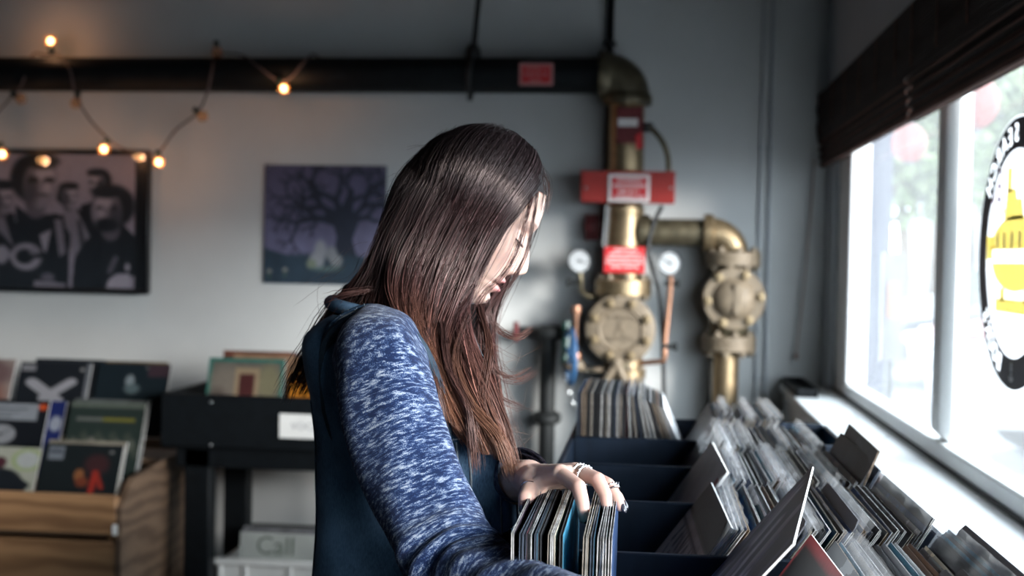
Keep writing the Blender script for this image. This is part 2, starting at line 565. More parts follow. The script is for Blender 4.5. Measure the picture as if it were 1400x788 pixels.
# lettering outlines, taken once from the built-in font while the scene is still small
TXT = {}
def letters(*keys):
    dg = None
    tmp = []
    for s in keys:
        cu = bpy.data.curves.new('lettering', 'FONT')
        cu.body = s; cu.size = 1.0; cu.align_x = 'CENTER'; cu.align_y = 'CENTER'; cu.resolution_u = 3
        if len(s) == 1: cu.offset = .018
        o = bpy.data.objects.new('lettering', cu); COL.objects.link(o); tmp.append((s, o, cu))
    dg = bpy.context.evaluated_depsgraph_get(); dg.update()
    for s, o, cu in tmp:
        me = bpy.data.meshes.new_from_object(o.evaluated_get(dg))
        vs = np.array([v.co[:] for v in me.vertices]); fs = [tuple(p.vertices) for p in me.polygons]
        TXT[s] = (vs, fs)
        bpy.data.meshes.remove(me)
    for s, o, cu in tmp:
        bpy.data.objects.remove(o); bpy.data.curves.remove(cu)
letters(*'SEARCHBOK', 'VOCA', 'Call')

# voxel-remeshed solids (hands) - also evaluated early
def remesh(mb, voxel, smooth_it=6):
    me = bpy.data.meshes.new('solid'); me.from_pydata(mb.v, [], mb.f)
    o = bpy.data.objects.new('solid', me); COL.objects.link(o)
    r = o.modifiers.new('r', 'REMESH'); r.mode = 'VOXEL'; r.voxel_size = voxel; r.adaptivity = 0
    sm = o.modifiers.new('s', 'SMOOTH'); sm.factor = .5; sm.iterations = smooth_it
    dg = bpy.context.evaluated_depsgraph_get(); dg.update()
    m2 = bpy.data.meshes.new_from_object(o.evaluated_get(dg))
    n = len(m2.vertices); v = np.empty(n * 3); m2.vertices.foreach_get('co', v)
    fs = [tuple(p.vertices) for p in m2.polygons]
    bpy.data.objects.remove(o); bpy.data.meshes.remove(me); bpy.data.meshes.remove(m2)
    return v.reshape(-1, 3), fs
# ------------------------------------------------------------------ the room
YB = 5.50          # back wall
XW = 0.745         # inner face of the window wall
ZS = 0.875         # window sill
ZH = 2.10          # window head
def sbox(name, m, *a, parent=None, bev=0):
    mb = MB().bx(*a, bev=bev)
    o = build(name, mb, MT[m], parent, smooth=False)
    return struct(o) if parent is None else o
sbox('floor', 'floor_concrete', -4.6, .95, -3.6, 5.6, -.1, 0)
sbox('ceiling', 'ceiling_paint', -4.6, .95, -3.6, 5.6, 3.2, 3.3)
sbox('wall_back', 'wall_paint', -4.5, XW, YB, YB + .12, 0, 3.2)
sbox('wall_left', 'rear_wall_paint', -4.6, -4.5, -3.6, 5.6, 0, 3.2)
sbox('wall_front', 'rear_wall_paint', -4.5, XW, -3.6, -3.5, 0, 3.2)
mb = MB()
mb.bx(XW, .85, -3.5, 5.6, 0, ZS - .03)
mb.bx(XW, .85, -3.5, 5.6, ZH, 3.2)
mb.bx(XW, .85, 5.27, 5.6, ZS - .03, ZH)
mb.bx(XW, .85, -3.5, -1.4, ZS - .03, ZH)
struct(build('wall_right', mb, MT['window_wall_paint'], smooth=False))

# window: ledge, frame, mullions, panes
win = bpy.data.objects.new('window_1', None); COL.objects.link(win)
win.location = (.82, 1.9, ZS); WLOC['window_1'] = V(.82, 1.9, ZS); struct(win)
win['label'] = 'white framed shop window with a deep white ledge'
build('window_sill', MB().bx(.565, .80, -1.4, 5.495, ZS - .03, ZS, bev=.006), MT['white_paint'], win)
build('window_ledge_front', MB().bx(.585, .60, -1.4, 5.495, 0.02, ZS - .03), MT['white_paint'], win)
mb = MB()
mb.bx(.768, .835, -1.4, 5.27, ZS + .001, ZS + .055, bev=.006)
mb.bx(.768, .835, -1.4, 5.27, ZH - .05, ZH, bev=.006)
build('window_frame', mb, MT['white_paint'], win)
build('jamb', MB().bx(.768, .845, 4.98, 5.27, ZS + .055, ZH - .05, bev=.006), MT['white_paint'], win)
MULL = [3.45, 1.30, -1.36]
for y in MULL:
    build('mullion', MB().bx(.770, .835, y - .075, y + .075, ZS + .055, ZH - .05, bev=.028), MT['white_paint'], win)
ys = [4.98] + [q for y in MULL for q in (y + .05, y - .05)]
for a_, b_ in ((4.98, 3.525), (3.375, 1.375), (1.225, -1.285)):
    build('pane', MB().bx(.806, .810, b_ - .01, a_ + .01, ZS + .05, ZH - .045), MT['pane_glass'], win, smooth=False)
build('seal', MB().bx(.762, .768, -1.4, 5.27, ZS, ZS + .012), MT['dark_iron'], win, smooth=False)

# ------------------------------------------------------------------ outside
sbox('ground_outside', 'pavement', .86, 40, -14, 60, -.12, -.02)
road = MB().bx(4.0, 9.5, -14, 60, -.019, -.010)
tag(build('street', road, MT['asphalt'], smooth=False), 'pale asphalt street outside the shop window', 'street')['kind'] = 'structure'

eave = thing('shop_eave', 'flat white eave over the pavement outside the window', 'eave', (2.0, 2.5, 2.95))
build('slab', MB().bx(.855, 1.75, -8, 12, 2.95, 3.15, bev=.02), MT['outside_white'], eave)
build('fascia', MB().bx(1.75, 1.80, -8, 12, 2.88, 3.2, bev=.01), MT['outside_white'], eave)
# pillars and far buildings
c = at(1193, 400, 8.6)
t = thing('blue_pillar', 'pale blue painted pillar standing outside the window', 'pillar', (c[0], 8.6, -.02))
build('shaft', MB().bx(c[0] - .085, c[0] + .095, 8.50, 8.70, 0.1, 2.80, bev=.01), MT['outside_blue'], t)
build('base', MB().bx(c[0] - .10, c[0] + .11, 8.48, 8.72, -.02, .1, bev=.01), MT['outside_white'], t)
build('capital', MB().bx(c[0] - .11, c[0] + .12, 8.47, 8.73, 2.80, 2.945, bev=.01), MT['outside_white'], t)
c = at(1170, 400, 6.6)
t = thing('white_pillar', 'white pillar close outside the window jamb', 'pillar', (c[0], 6.6, -.02))
build('shaft', MB().bx(c[0] - .06, c[0] + .045, 6.5, 6.75, .1, 2.94, bev=.008), MT['outside_white'], t)
build('base', MB().bx(c[0] - .075, c[0] + .06, 6.48, 6.77, -.02, .1, bev=.008), MT['outside_white'], t)

def house(name, label, x0, x1, y0, y1, h, m, awn, nwin):
    t = thing(name, label, 'building', ((x0 + x1) / 2, (y0 + y1) / 2, -.02))
    build('wall', MB().bx(x0, x1, y0, y1, -.02, h), MT[m], t, smooth=False)
    build('roof', MB().bx(x0 - .3, x1 + .3, y0 - .3, y1 + .3, h, h + .35, bev=.05), MT['outside_white'], t)
    for k in range(nwin):
        y = y0 + (k + .5) * (y1 - y0) / nwin
        w = build('window', MB().bx(x0 - .06, x0 - .005, y - .8, y + .8, 1.0, 2.7), MT['outside_white'], t, smooth=False)
        sub_parent(build('pane', MB().bx(x0 - .07, x0 - .061, y - .7, y + .7, 1.1, 2.6), MT['car_glass'], t, smooth=False), w)
    for k in range(nwin):
        x = x0 + (k + .5) * (x1 - x0) / nwin
        w = build('window', MB().bx(x - .6, x + .6, y0 - .06, y0 - .005, 1.0, 2.7), MT['outside_white'], t, smooth=False)
        sub_parent(build('pane', MB().bx(x - .5, x + .5, y0 - .07, y0 - .061, 1.1, 2.6), MT['car_glass'], t, smooth=False), w)
    if awn:
        mb = MB()
        mb.prism([(0, 3.1), (-1.3, 2.6), (-1.3, 2.5), (0, 2.9)], (x0 - .01, y0, 0), (1, 0, 0), (0, 0, 1), -(y1 - y0) * .9)
        build('awning', mb, MT['awning_blue'], t, smooth=False)
    return t
house('shop_building', 'pale beige building with blue awning across the street', 14, 20, 24, 40, 4.0, 'outside_beige', True, 4)
house('corner_building', 'low white building behind the street trees', 11.5, 18, 46, 58, 5.5, 'outside_white', False, 3)
house('neighbour_building', 'low white block far across the street', 30, 36, -6, 16, 3.4, 'outside_white', True, 4)

# street trees
def leaf_cloud(c, r, n, size):
    d = rng.normal(size=(n, 3)); d /= np.linalg.norm(d, axis=1)[:, None]
    p = np.asarray(c) + d * np.asarray(r) * (rng.uniform(.35, 1, (n, 1)) ** .6)
    a = rng.normal(size=(n, 3)); a /= np.linalg.norm(a, axis=1)[:, None]
    b = np.cross(a, rng.normal(size=(n, 3))); b /= np.linalg.norm(b, axis=1)[:, None]
    s = size * rng.uniform(.6, 1.3, (n, 1))
    vs = np.stack([p - a * s, p - b * s * .5, p + a * s, p + b * s * .5], 1).reshape(-1, 3)
    fs = np.arange(4 * n).reshape(-1, 4)
    return vs, fs
def tree(px, py, Y, h, r, label):
    c = at(px, py, Y)
    t = thing('street_tree', label, 'tree', (c[0], Y, -.02), 'trees along the street')
    mb = MB(); x, y = c[0], Y
    mb.tube([(x, y, -.02), (x + .1, y, h * .25), (x, y + .1, h * .55), (x + .1, y, h * .8)], [.16, .13, .09, .04], 10, sub=12)
    for k in range(5):
        a = k * 1.3
        mb.tube([(x + .03, y, h * .4 + .1 * k), (x + cos(a) * r * .4, y + sin(a) * r * .4, h * .6 + .1 * k), (x + cos(a) * r * .7, y + sin(a) * r * .7, h * .72 + .1 * k)], [.07, .04, .02], 6, sub=8)
    build('trunk', mb, MT['bark'], t)
    mb = MB()
    mb.add(*leaf_cloud((x, y, h * .72), (r, r, h * .33), 1500, .16))
    for k in range(6):
        a = k * 1.05
        mb.add(*leaf_cloud((x + cos(a) * r * .6, y + sin(a) * r * .6, h * (.55 + .06 * k)), (r * .5, r * .5, h * .16), 350, .15))
    o = build('foliage', mb, MT['leaf'], t, smooth=False, recalc=False); o['kind'] = 'stuff'
tree(1232, 300, 26, 5.6, 1.7, 'slim green street tree beside the blue pillar')
tree(1322, 300, 34.4, 7.6, 2.1, 'broad green street tree beyond the parked cars')
tree(1398, 300, 30, 7.2, 2.0, 'leafy green street tree behind the round window sticker')
tree(1275, 300, 42, 8.6, 2.6, 'tall green street tree far along the street')

# parked cars
def car(px, Y, label, paint, rz, L=4.3, x=None):
    c = V(x, Y, 0)
    t = thing('parked_car', label, 'car', (c[0], Y, -.012), 'cars parked on the street')
    ca, sa = cos(rz), sin(rz)
    def tr(P):
        P = np.asarray(P, float)
        return np.stack([c[0] + P[:, 0] * ca - P[:, 1] * sa, Y + P[:, 0] * sa + P[:, 1] * ca, P[:, 2] - .012], 1)
    k = L / 4.3
    prof = np.array([(-2.15, .35), (-2.18, .62), (-2.05, .80), (-1.2, .92), (-.9, .95), (.9, .98), (1.7, .95), (2.1, .82), (2.15, .55), (2.1, .35)]) * k
    rows = []
    for y, s in ((-.86, .93), (-.84, .99), (-.6, 1.0), (0, 1.02), (.6, 1.0), (.84, .99), (.86, .93)):
        rows.append([(p[0] * (.98 if abs(y) > .8 else 1), y * k, .35 * k + (p[1] - .35 * k) * s) for p in prof])
    mb = MB()
    for i, r_ in enumerate(rows): pass
    G = np.array(rows); mbv = tr(G.reshape(-1, 3)).reshape(G.shape)
    mb.grid(mbv)
    for r_ in (mbv[0], mbv[-1]): mb.add(r_, [tuple(range(len(r_)))])
    mb.add(np.vstack([mbv[:, 0], mbv[::-1, -1]]), [tuple(range(14))])
    build('body', mb, MT[paint], t, angle=50)
    cab = np.array([(-1.35, .90), (-.65, 1.36), (-.3, 1.42), (.6, 1.42), (1.1, 1.30), (1.75, .93)]) * k
    rows = [[(p[0], s * (.78 if p[1] < 1.1 * k else .62) * k, p[1]) for p in cab] for s in (-1, 1)]
    G = tr(np.array(rows).reshape(-1, 3)).reshape(2, -1, 3)
    mb = MB().grid(G)
    for r_ in G: mb.add(r_, [tuple(range(len(r_)))])
    build('cabin_glass', mb, MT['car_glass'], t, angle=50)
    rf = np.array([(-.62, 1.38), (-.3, 1.435), (.6, 1.435), (1.08, 1.32)]) * k
    G = tr(np.array([[(p[0], s * .6 * k, p[1]) for p in rf] for s in (-1, 1)]).reshape(-1, 3)).reshape(2, -1, 3)
    G2 = G + V(0, 0, .03)
    mb = MB().grid(G2); mb.grid(G)
    mb.grid(np.stack([G[0], G2[0]])); mb.grid(np.stack([G[1], G2[1]])); mb.grid(np.stack([G[:, 0], G2[:, 0]])); mb.grid(np.stack([G[:, -1], G2[:, -1]]))
    build('roof', mb, MT[paint], t, angle=50)
    for x in (-1.35, 1.35):
        for y in (-.87, .87):
            p = tr([(x * k, y * k * .96, .32 * k)])[0]; q = tr([(x * k, y * k * .74, .32 * k)])[0]
            w = build('wheel', MB().lathe(q, p - q, [(0, 0), (.30, 0), (.32, .25), (.32, .8), (.29, 1), (.2, 1), (0, .95)], 20, unit=False), MT['tyre'], t)
            sub_parent(build('hubcap', MB().lathe(q, p - q, [(.19, 1.0), (.17, 1.08), (0, 1.12)], 16, unit=False), MT['steel'], t), w)
    for y in (-.6, .6):
        p = tr([(-2.14 * k, y * k, .68 * k)])[0]
        build('headlight', MB().sphere(p, (.10, .16, .07)), MT['gauge_face'], t)
    return t
def park(px, Y, *r_):
    x = at(px, 420, Y - .9)[0] + 2.15
    return car(700 + 0 * x, Y, *r_, x=x)
park(1296, 12.3, 'red parked car outside the window', 'car_red', 0)
park(1345, 9.3, 'white parked car nearest the shop window', 'car_white', 0)
park(1222, 15.2, 'dark parked car between the red and a white one', 'car_dark', 0)
park(1235, 18.0, 'white parked car further up the street', 'car_white', 0)
park(1230, 20.8, 'dark parked car furthest up the street', 'car_dark', 0)

# paper lanterns hanging outside
for px, py, Y, r, lab in ((1243, 196, 6.4, .085, 'small red paper lantern hanging outside by the blue pillar'), (1330, 140, 5.2, .10, 'red paper lantern hanging outside above the round sticker')):
    c = at(px, py, Y)
    t = thing('paper_lantern', lab, 'lantern', c - V(0, 0, r * 1.2), 'paper lanterns outside')
    prof = [(.3 * r, -1.1 * r)]
    for k in range(13):
        a = -pi / 2 + .25 + (pi - .5) * k / 12
        prof.append((r * cos(a) * (1 + .02 * (k % 2)), 1.15 * r * sin(a)))
    prof.append((.3 * r, 1.1 * r))
    build('shade', MB().lathe(c, (0, 0, 1), prof, 20), MT['lantern_paper'], t)
    build('rim', MB().lathe(c + V(0, 0, 1.1 * r), (0, 0, 1), [(0, 0), (.35 * r, 0), (.35 * r, .15 * r), (0, .15 * r)], 14), MT['dark_iron'], t)
    build('rim', MB().lathe(c - V(0, 0, 1.25 * r), (0, 0, 1), [(0, 0), (.35 * r, 0), (.35 * r, .15 * r), (0, .15 * r)], 14), MT['dark_iron'], t)
    build('cord', MB().tube([c + V(0, 0, 1.2 * r), V(c[0], c[1], 2.95)], .004, 5), MT['dark_iron'], t)

c0 = at(1207, 345, 7.3); c1 = at(1233, 495, 7.3)
t = thing('street_sign', 'grey street sign board with an orange panel on a post', 'sign', (c0[0], 7.3, -.02))
build('board', MB().bx(c0[0], c1[0], 7.29, 7.33, c1[2], c0[2], bev=.005), MT['divider_plastic'], t)
mat('orange_panel', (.16, .07, .035), .6, var=.05)
build('panel', MB().bx(c0[0] + .03, c1[0] - .03, 7.275, 7.289, c1[2] + .25, c0[2] - .17), MT['orange_panel'], t)
build('post', MB().bx((c0[0] + c1[0]) / 2 - .02, (c0[0] + c1[0]) / 2 + .02, 7.33, 7.37, -.02, c0[2] - .05), MT['dark_iron'], t)

# ------------------------------------------------------------------ round sticker on the pane (readable from the street)
XS = .803
cc = atX(1388, 347, XS)
SR = .303
stk = thing('window_sticker', 'round navy and white window sticker with yellow submarine and mirrored lettering', 'sticker', (XS, cc[1], cc[2] - SR))
# outside reading direction: right = -Y ... seen from inside it is mirrored
def ring_part(name, r0, r1, m, x, parent, n=72):
    mb = MB()
    vs, fs = [], []
    for i in range(n):
        a = 2 * pi * i / n
        for r in (r0, r1):
            for dx in (0, .0006):
                vs.append((x + dx, cc[1] + r * cos(a), cc[2] + r * sin(a)))
    for i in range(n):
        j = (i + 1) % n; b, d = i * 4, j * 4
        fs += [(b, d, d + 2, b + 2), (b + 1, b + 3, d + 3, d + 1), (b + 2, d + 2, d + 3, b + 3), (b, b + 1, d + 1, d)]
    return build(name, mb.add(vs, fs), MT[m], parent, smooth=False)
ring_part('white_disc', .0005, SR * .80, 'sticker_white', XS, stk)
ring_part('edge_line', SR * .995, SR * 1.012, 'sticker_white', XS - .0004, stk)
GLY = []
def ring_letter(ch, ang, bottom):
    mb = MB()
    r = SR * .885
    o = V(XS - .0014, cc[1] + r * cos(ang), cc[2] + r * sin(ang))
    rad = V(0, cos(ang), sin(ang))
    W = -rad if bottom else rad
    # reading direction for someone outside looking along -X: right is +Y
    U = np.cross(V(-1, 0, 0), W) * -1 if False else np.cross(W, V(1, 0, 0))
    mb.text(ch, o, U, W, SR * .19)
    vs, fs = TXT[ch]; GLY.append((o, nrm(U), nrm(W), vs[:, :2] * SR * .19, fs))
    build('letter', mb, MT['sticker_white'], stk, smooth=False, recalc=False)
for k, ch in enumerate('SEARCH'):
    ring_letter(ch, radians(88 - k * 10.4), False)
for k, ch in enumerate('BOOKS'):
    ring_letter(ch, radians(-68 + k * 8.7), True)
na, nr = 1100, 34                          # navy ring, cut out where the letters stand
aa, rr_ = np.meshgrid(np.linspace(0, 2 * pi, na + 1), np.linspace(SR * .77, SR, nr + 1), indexing='ij')
RG = np.stack([np.full_like(aa, XS - .0010), cc[1] + rr_ * np.cos(aa), cc[2] + rr_ * np.sin(aa)], -1)
ctr_ = (RG[:-1, :-1] + RG[1:, 1:]) / 2
cut = np.zeros((na, nr), bool)
for o_, U_, W_, v2, fs in GLY:
    q = ctr_ - o_; x_, y_ = q @ U_, q @ W_
    near_ = (np.abs(x_) < SR * .2) & (np.abs(y_) < SR * .2)
    for f in fs:
        for k in range(1, len(f) - 1):
            A_, B_, C_ = v2[f[0]], v2[f[k]], v2[f[k + 1]]
            den = (B_[1] - C_[1]) * (A_[0] - C_[0]) + (C_[0] - B_[0]) * (A_[1] - C_[1])
            if abs(den) < 1e-14: continue
            l1 = ((B_[1] - C_[1]) * (x_ - C_[0]) + (C_[0] - B_[0]) * (y_ - C_[1])) / den
            l2 = ((C_[1] - A_[1]) * (x_ - C_[0]) + (A_[0] - C_[0]) * (y_ - C_[1])) / den
            cut |= near_ & (l1 >= 0) & (l2 >= 0) & (l1 + l2 <= 1)
ii, jj = np.nonzero(~cut)
nc_ = nr + 1
qs = np.stack([ii * nc_ + jj, (ii + 1) * nc_ + jj, (ii + 1) * nc_ + jj + 1, ii * nc_ + jj + 1], 1)
mb = MB(); mb.add(RG.reshape(-1, 3), qs)
build('navy_ring', mb, MT['sticker_navy'], stk, smooth=False, recalc=False)
mb = MB()
an = V(XS - .0014, cc[1], cc[2] - SR * .885)
U, W = V(0, 1, 0), V(0, 0, 1)
mb.tube([an + W * .018, an - W * .016], .0016, 6)
mb.torus(an + W * .021, (1, 0, 0), .004, .0012, 12, 6)
mb.tube([an - U * .008 + W * .011, an + U * .008 + W * .011], .0014, 6)
mb.tube([an - U * .014 - W * .006, an - U * .009 - W * .014, an - W * .017, an + U * .009 - W * .014, an + U * .014 - W * .006], .0016, 6, sub=12)
build('anchor', mb, MT['sticker_white'], stk)
mb = MB()
def flat(poly, x):  # outline in units of SR on the sticker
    mb.prism([(q[0] * SR, q[1] * SR) for q in poly], (x, cc[1], cc[2]), (0, 1, 0), (0, 0, 1), .0005)
hull = [(.62 * cos(a), -.05 + .25 * sin(a)) for a in np.linspace(0, pi, 18)] + [(-.62, -.08), (-.66, -.08), (-.66, .06), (-.60, .06)][:0]
flat([(.66 * cos(a), .02 + .26 * sin(a)) for a in np.linspace(.05, pi - .05, 18)], XS - .0012)
flat([(.60 * cos(a), -.06 + .22 * sin(a)) for a in np.linspace(pi + .05, 2 * pi - .05, 18)], XS - .0012)
flat([(.60, -.04), (.76, -.04), (.76, .14), (.60, .14)], XS - .0013)
flat([(-.20, .25), (.30, .25), (.24, .48), (.02, .48), (-.02, .40), (-.14, .40)], XS - .0012)
flat([(.12, .46), (.24, .46), (.24, .64), (.12, .64)], XS - .0012)
flat([(-.48, -.34), (.48, -.34), (.48, -.44), (-.48, -.44)], XS - .0012)
for q in (-.3, .3): flat([(q - .06, -.26), (q + .06, -.26), (q + .06, -.36), (q - .06, -.36)], XS - .0012)
build('submarine', mb, MT['sticker_yellow'], stk, smooth=False)
for q in (.46, .28, .08, -.12, -.32):
    mb = MB(); flat([(q + .045 * cos(a), .10 + .07 * sin(a)) for a in np.linspace(0, 2 * pi, 14)[:-1]], XS - .0018)
    build('porthole', mb, MT['sticker_white'], stk, smooth=False)
for z0 in (.44, .56, .34):
    mb = MB()
    up = [(y, z0 + .06 * sin(y * 17) + .05) for y in np.linspace(.30, .66 - abs(z0 - .44), 12)]
    dn = [(y, z0 + .06 * sin(y * 17) + .01) for y in np.linspace(.66 - abs(z0 - .44), .30, 12)]
    flat(up + dn, XS - .0011)
    build('wave_line', mb, MT['sticker_mauve'], stk, smooth=False)

# ------------------------------------------------------------------ woven blinds
def blind(name, label, y0, y1, xf, dz, bulge):
    t = thing(name, label, 'blind', (xf, (y0 + y1) / 2, 1.82 + dz), 'rolled woven blinds')
    build('headrail', MB().bx(xf + .006, XW, y0, y1, 2.085 + dz, 2.125 + dz, bev=.004), MT['bamboo'], t)
    mb = MB()
    z = 2.12 + dz
    k = 0
    while z > 1.930 + dz:                     # valance of thin slats
        mb.tube([(xf + .003 * sin(k * .7), y0, z), (xf + .003 * sin(k * .7), y1, z)], .0046, 6)
        z -= .0088; k += 1
    o = build('valance_slats', mb, MT['bamboo'], t); o['kind'] = 'stuff'
    mb = MB(); mbl = MB()
    for f in range(5):                         # folded layers of the rolled-up shade
        zc = 1.955 - .028 * f + dz
        for q in range(9):
            a = q / 8 * pi
            x = xf + .012 + .018 - .03 * sin(a) * (1 - .12 * f) + bulge * .2
            zz = zc + .013 * cos(a) - .004 * f
            (mbl if (f + q) % 3 == 0 else mb).tube([(x, y0 + .01, zz), (x, y1 - .01, zz)], .0042, 6)
    build_fold = 0
    o = build('fold_slats', mb, MT['bamboo'], t); o['kind'] = 'stuff'
    o = build('pale_slats', mbl, MT['bamboo_light'], t); o['kind'] = 'stuff'
    build('light_stop', MB().bx(xf + .034, xf + .038, y0 + .012, y1 - .012, 1.835 + dz, 2.09 + dz), MT['bamboo'], t, smooth=False)  # hidden backing added to block light between valance and folds
    build('bottom_rail', MB().bx(xf + .012, xf + .034, y0 + .01, y1 - .01, 1.812 + dz, 1.832 + dz, bev=.004), MT['bamboo_light'], t)
    mb = MB()
    n = int((y1 - y0) / .32) + 1
    for i in range(n):
        y = y0 + .12 + i * (y1 - y0 - .24) / max(n - 1, 1)
        mb.bx(xf - .0075, xf - .0050, y - .005, y + .005, 1.95 + dz, 2.12 + dz)
    build('stitching', mb, MT['bamboo_light'], t, smooth=False)['kind'] = 'stuff'
    return t
blind('woven_blind', 'dark woven bamboo blind rolled up at the wall corner', 3.62, 5.47, .700, .0, 0)
blind('woven_blind', 'dark woven bamboo blind rolled up above the round sticker', .35, 3.57, .688, -.012, .01)
c0 = at(1114, 218, 5.44); c1 = at(1089, 492, 5.44)
t = thing('blind_cord', 'thin pinkish pull cord hanging from the corner blind', 'cord', c1)
build('cord', MB().tube([c0, (c0 + c1) / 2 + V(.004, 0, 0), c1 + V(0, 0, .03)], .0035, 6, sub=10), MT['cord_pink'], t)
build('cord_weight', MB().lathe(c1, (0, 0, 1), [(0, 0), (.009, .002), (.010, .02), (.004, .032), (0, .034)], 12), MT['cord_pink'], t)

w0 = atX(1203, 452, .800); 
pts = [w0, atX(1196, 512, .78)]
for px, py in ((1186, 545), (1172, 572), (1158, 600), (1170, 611), (1187, 614), (1180, 606), (1165, 606), (1200, 604), (1218, 594)):
    d_ = _m3 @ np.array([px - 700.0, 394.0 - py, -FPX]); tt = (ZS + .003 - CZ) / d_[2]
    p = V(0, 0, CZ) + d_ * tt
    if p[0] > .755: p[0] = .755
    pts.append(p)
tag(build('thin_wire', MB().tube(pts, .0011, 5, sub=60), MT['divider_pale']), 'thin grey wire trailing from the pane onto the white ledge', 'wire')

# ------------------------------------------------------------------ sprinkler riser on the back wall
YP = 5.36
def P(px, py, Y=YP): return at(px, py, Y)
pxm = np.linalg.norm(P(851, 300) - P(850, 300))     # metres per pixel there
rp = 25 * pxm
e0 = P(826, 104); 
xr = (P(856, 210)[0] + P(853, 330)[0]) / 2          # riser axis
zc_ = e0[2]
ris = thing('sprinkler_riser', 'brass and black sprinkler riser with two round check valves on the grey wall', 'pipework', (xr, YP, P(850, 540)[2]))
xl = -4.495
build('main_pipe', MB().cyl((xl, YP, zc_), (e0[0] + .02, YP, zc_), rp * .97, n=28), MT['black_pipe'], ris)
# cast elbow
mb = MB()
Rb = xr - e0[0] - .012
arc = [(e0[0] - .015, YP, zc_)] + [(e0[0] + .012 + Rb * sin(a), YP, zc_ - Rb + Rb * cos(a)) for a in np.linspace(0, pi / 2, 12)] + [(xr, YP, zc_ - Rb - .03)]
mb.tube(arc, rp * 1.22, 28)
for p, d in ((V(e0[0] - .02, YP, zc_), V(1, 0, 0)), (V(xr, YP, zc_ - Rb - .035), V(0, 0, 1))):
    mb.lathe(p, d, [(0, 0), (rp * 1.34, 0), (rp * 1.36, .01), (rp * 1.36, .035), (rp * 1.22, .05)], 28)
build('elbow', mb, MT['dark_brass'], ris)
zfl = P(852, 392)[2]
build('riser_pipe', MB().cyl((xr, YP, zfl), (xr, YP, zc_ - Rb - .02), rp * .98, n=32), MT['brass'], ris)
z1 = P(852, 287)[2]
build('coupling', MB().lathe((xr, YP, z1 - .02), (0, 0, 1), [(rp, 0), (rp * 1.07, .003), (rp * 1.07, .03), (rp, .035)], 32), MT['brass'], ris)

def bolts(o, axis, R, n, r, h, part, mat_='pale_brass', a0=.2):
    r *= 1.35
    t_ = nrm(axis); ref = V(0, 0, 1) if abs(t_[2]) < .9 else V(1, 0, 0)
    a = nrm(np.cross(ref, t_)); b = np.cross(t_, a)
    for k in range(n):
        w = a0 + 2 * pi * k / n
        p = np.asarray(o) + (a * cos(w) + b * sin(w)) * R
        mb = MB().lathe(p, t_, [(0, 0), (r * 1.25, 0), (r * 1.25, h * .45), (r * .7, h * .5), (r * .65, h), (0, h * 1.05)], 8)
        sub_parent(build('bolt', mb, MT[mat_], ris), part)
def flange(z0, z1_, R, name='flange', x=None, m='brass', nb=8):
    x = xr if x is None else x
    h = z1_ - z0
    f = build(name, MB().lathe((x, YP, z0), (0, 0, 1), [(0, 0), (R * .95, 0), (R, .004), (R, h * .46), (R * .97, h * .47), (R * .97, h * .53), (R, h * .54), (R, h - .004), (R * .95, h), (0, h)], 36), MT[m], ris)
    bolts((x, YP, z1_), (0, 0, 1), R * .82, nb, .011, .022, f)
    bolts((x, YP, z0), (0, 0, -1), R * .82, nb, .011, .022, f)
    return f
flange(P(852, 404)[2], P(852, 382)[2], 39 * pxm)
# alarm check valve with bolted round cover
cv = P(849, 449)
Rv = 47 * pxm
vb = build('valve_body', MB().lathe((cv[0], YP + .09, cv[2]), (0, -1, 0), [(0, 0), (Rv * .7, .0), (Rv * .92, .05), (Rv * .95, .17), (0, .17)], 36), MT['dark_brass'], ris)
build('valve_neck', MB().lathe((xr, YP, cv[2] - Rv * 1.25), (0, 0, 1), [(rp * 1.0, 0), (rp * 1.02, Rv * .4), (rp * 1.02, Rv * 1.9), (rp * 1.0, Rv * 2.3)], 30), MT['dark_brass'], ris)
yc = YP - .08
cov = build('valve_cover', MB().lathe((cv[0], yc, cv[2]), (0, -1, 0), [(0, 0), (Rv * .97, 0), (Rv, .004), (Rv, .026), (Rv * .96, .030), (Rv * .66, .031), (Rv * .63, .036), (Rv * .60, .031), (Rv * .57, .027), (0, .027)], 48), MT['pale_brass'], ris)
bolts((cv[0], yc - .030, cv[2]), (0, -1, 0), Rv * .80, 8, .012, .024, cov, 'brass', a0=.39)
def marks(mb, o, U, W, width, rows, h, lift, seed=1, thick=.0008):
    """worn lettering too small to read: rows of short strokes"""
    rr = random.Random(seed)
    U, W = nrm(U), nrm(W); N = np.cross(U, W)
    for k, frac in enumerate(rows):
        x = -width * frac / 2
        while x < width * frac / 2:
            w_ = rr.uniform(.35, .8) * h
            c_ = np.asarray(o) + U * (x + w_ / 2) - W * (k * h * 1.75) + N * lift
            R_ = np.stack([U, W, N], 1)
            mb.box(c_, (w_ * .75, h * rr.uniform(.75, 1), thick), R_)
            x += w_ * 1.15
            if rr.random() < .14: x += h * .5
mb = MB()
marks(mb, (cv[0], yc - .027, cv[2] + 16 * pxm), (1, 0, 0), (0, 0, 1), .11, [1], .017, .002, 3, .005)
marks(mb, (cv[0], yc - .027, cv[2] - 12 * pxm), (1, 0, 0), (0, 0, 1), .12, [1], .017, .002, 5, .005)
mb.prism([(-.02, -.024), (0, .03), (.02, -.024), (.012, -.024), (0, .012), (-.012, -.024)], (cv[0], yc - .0275, cv[2] + .004), (1, 0, 0), (0, 0, 1), .005)
sub_parent(build('raised_lettering', mb, MT['pale_brass'], ris), cov)
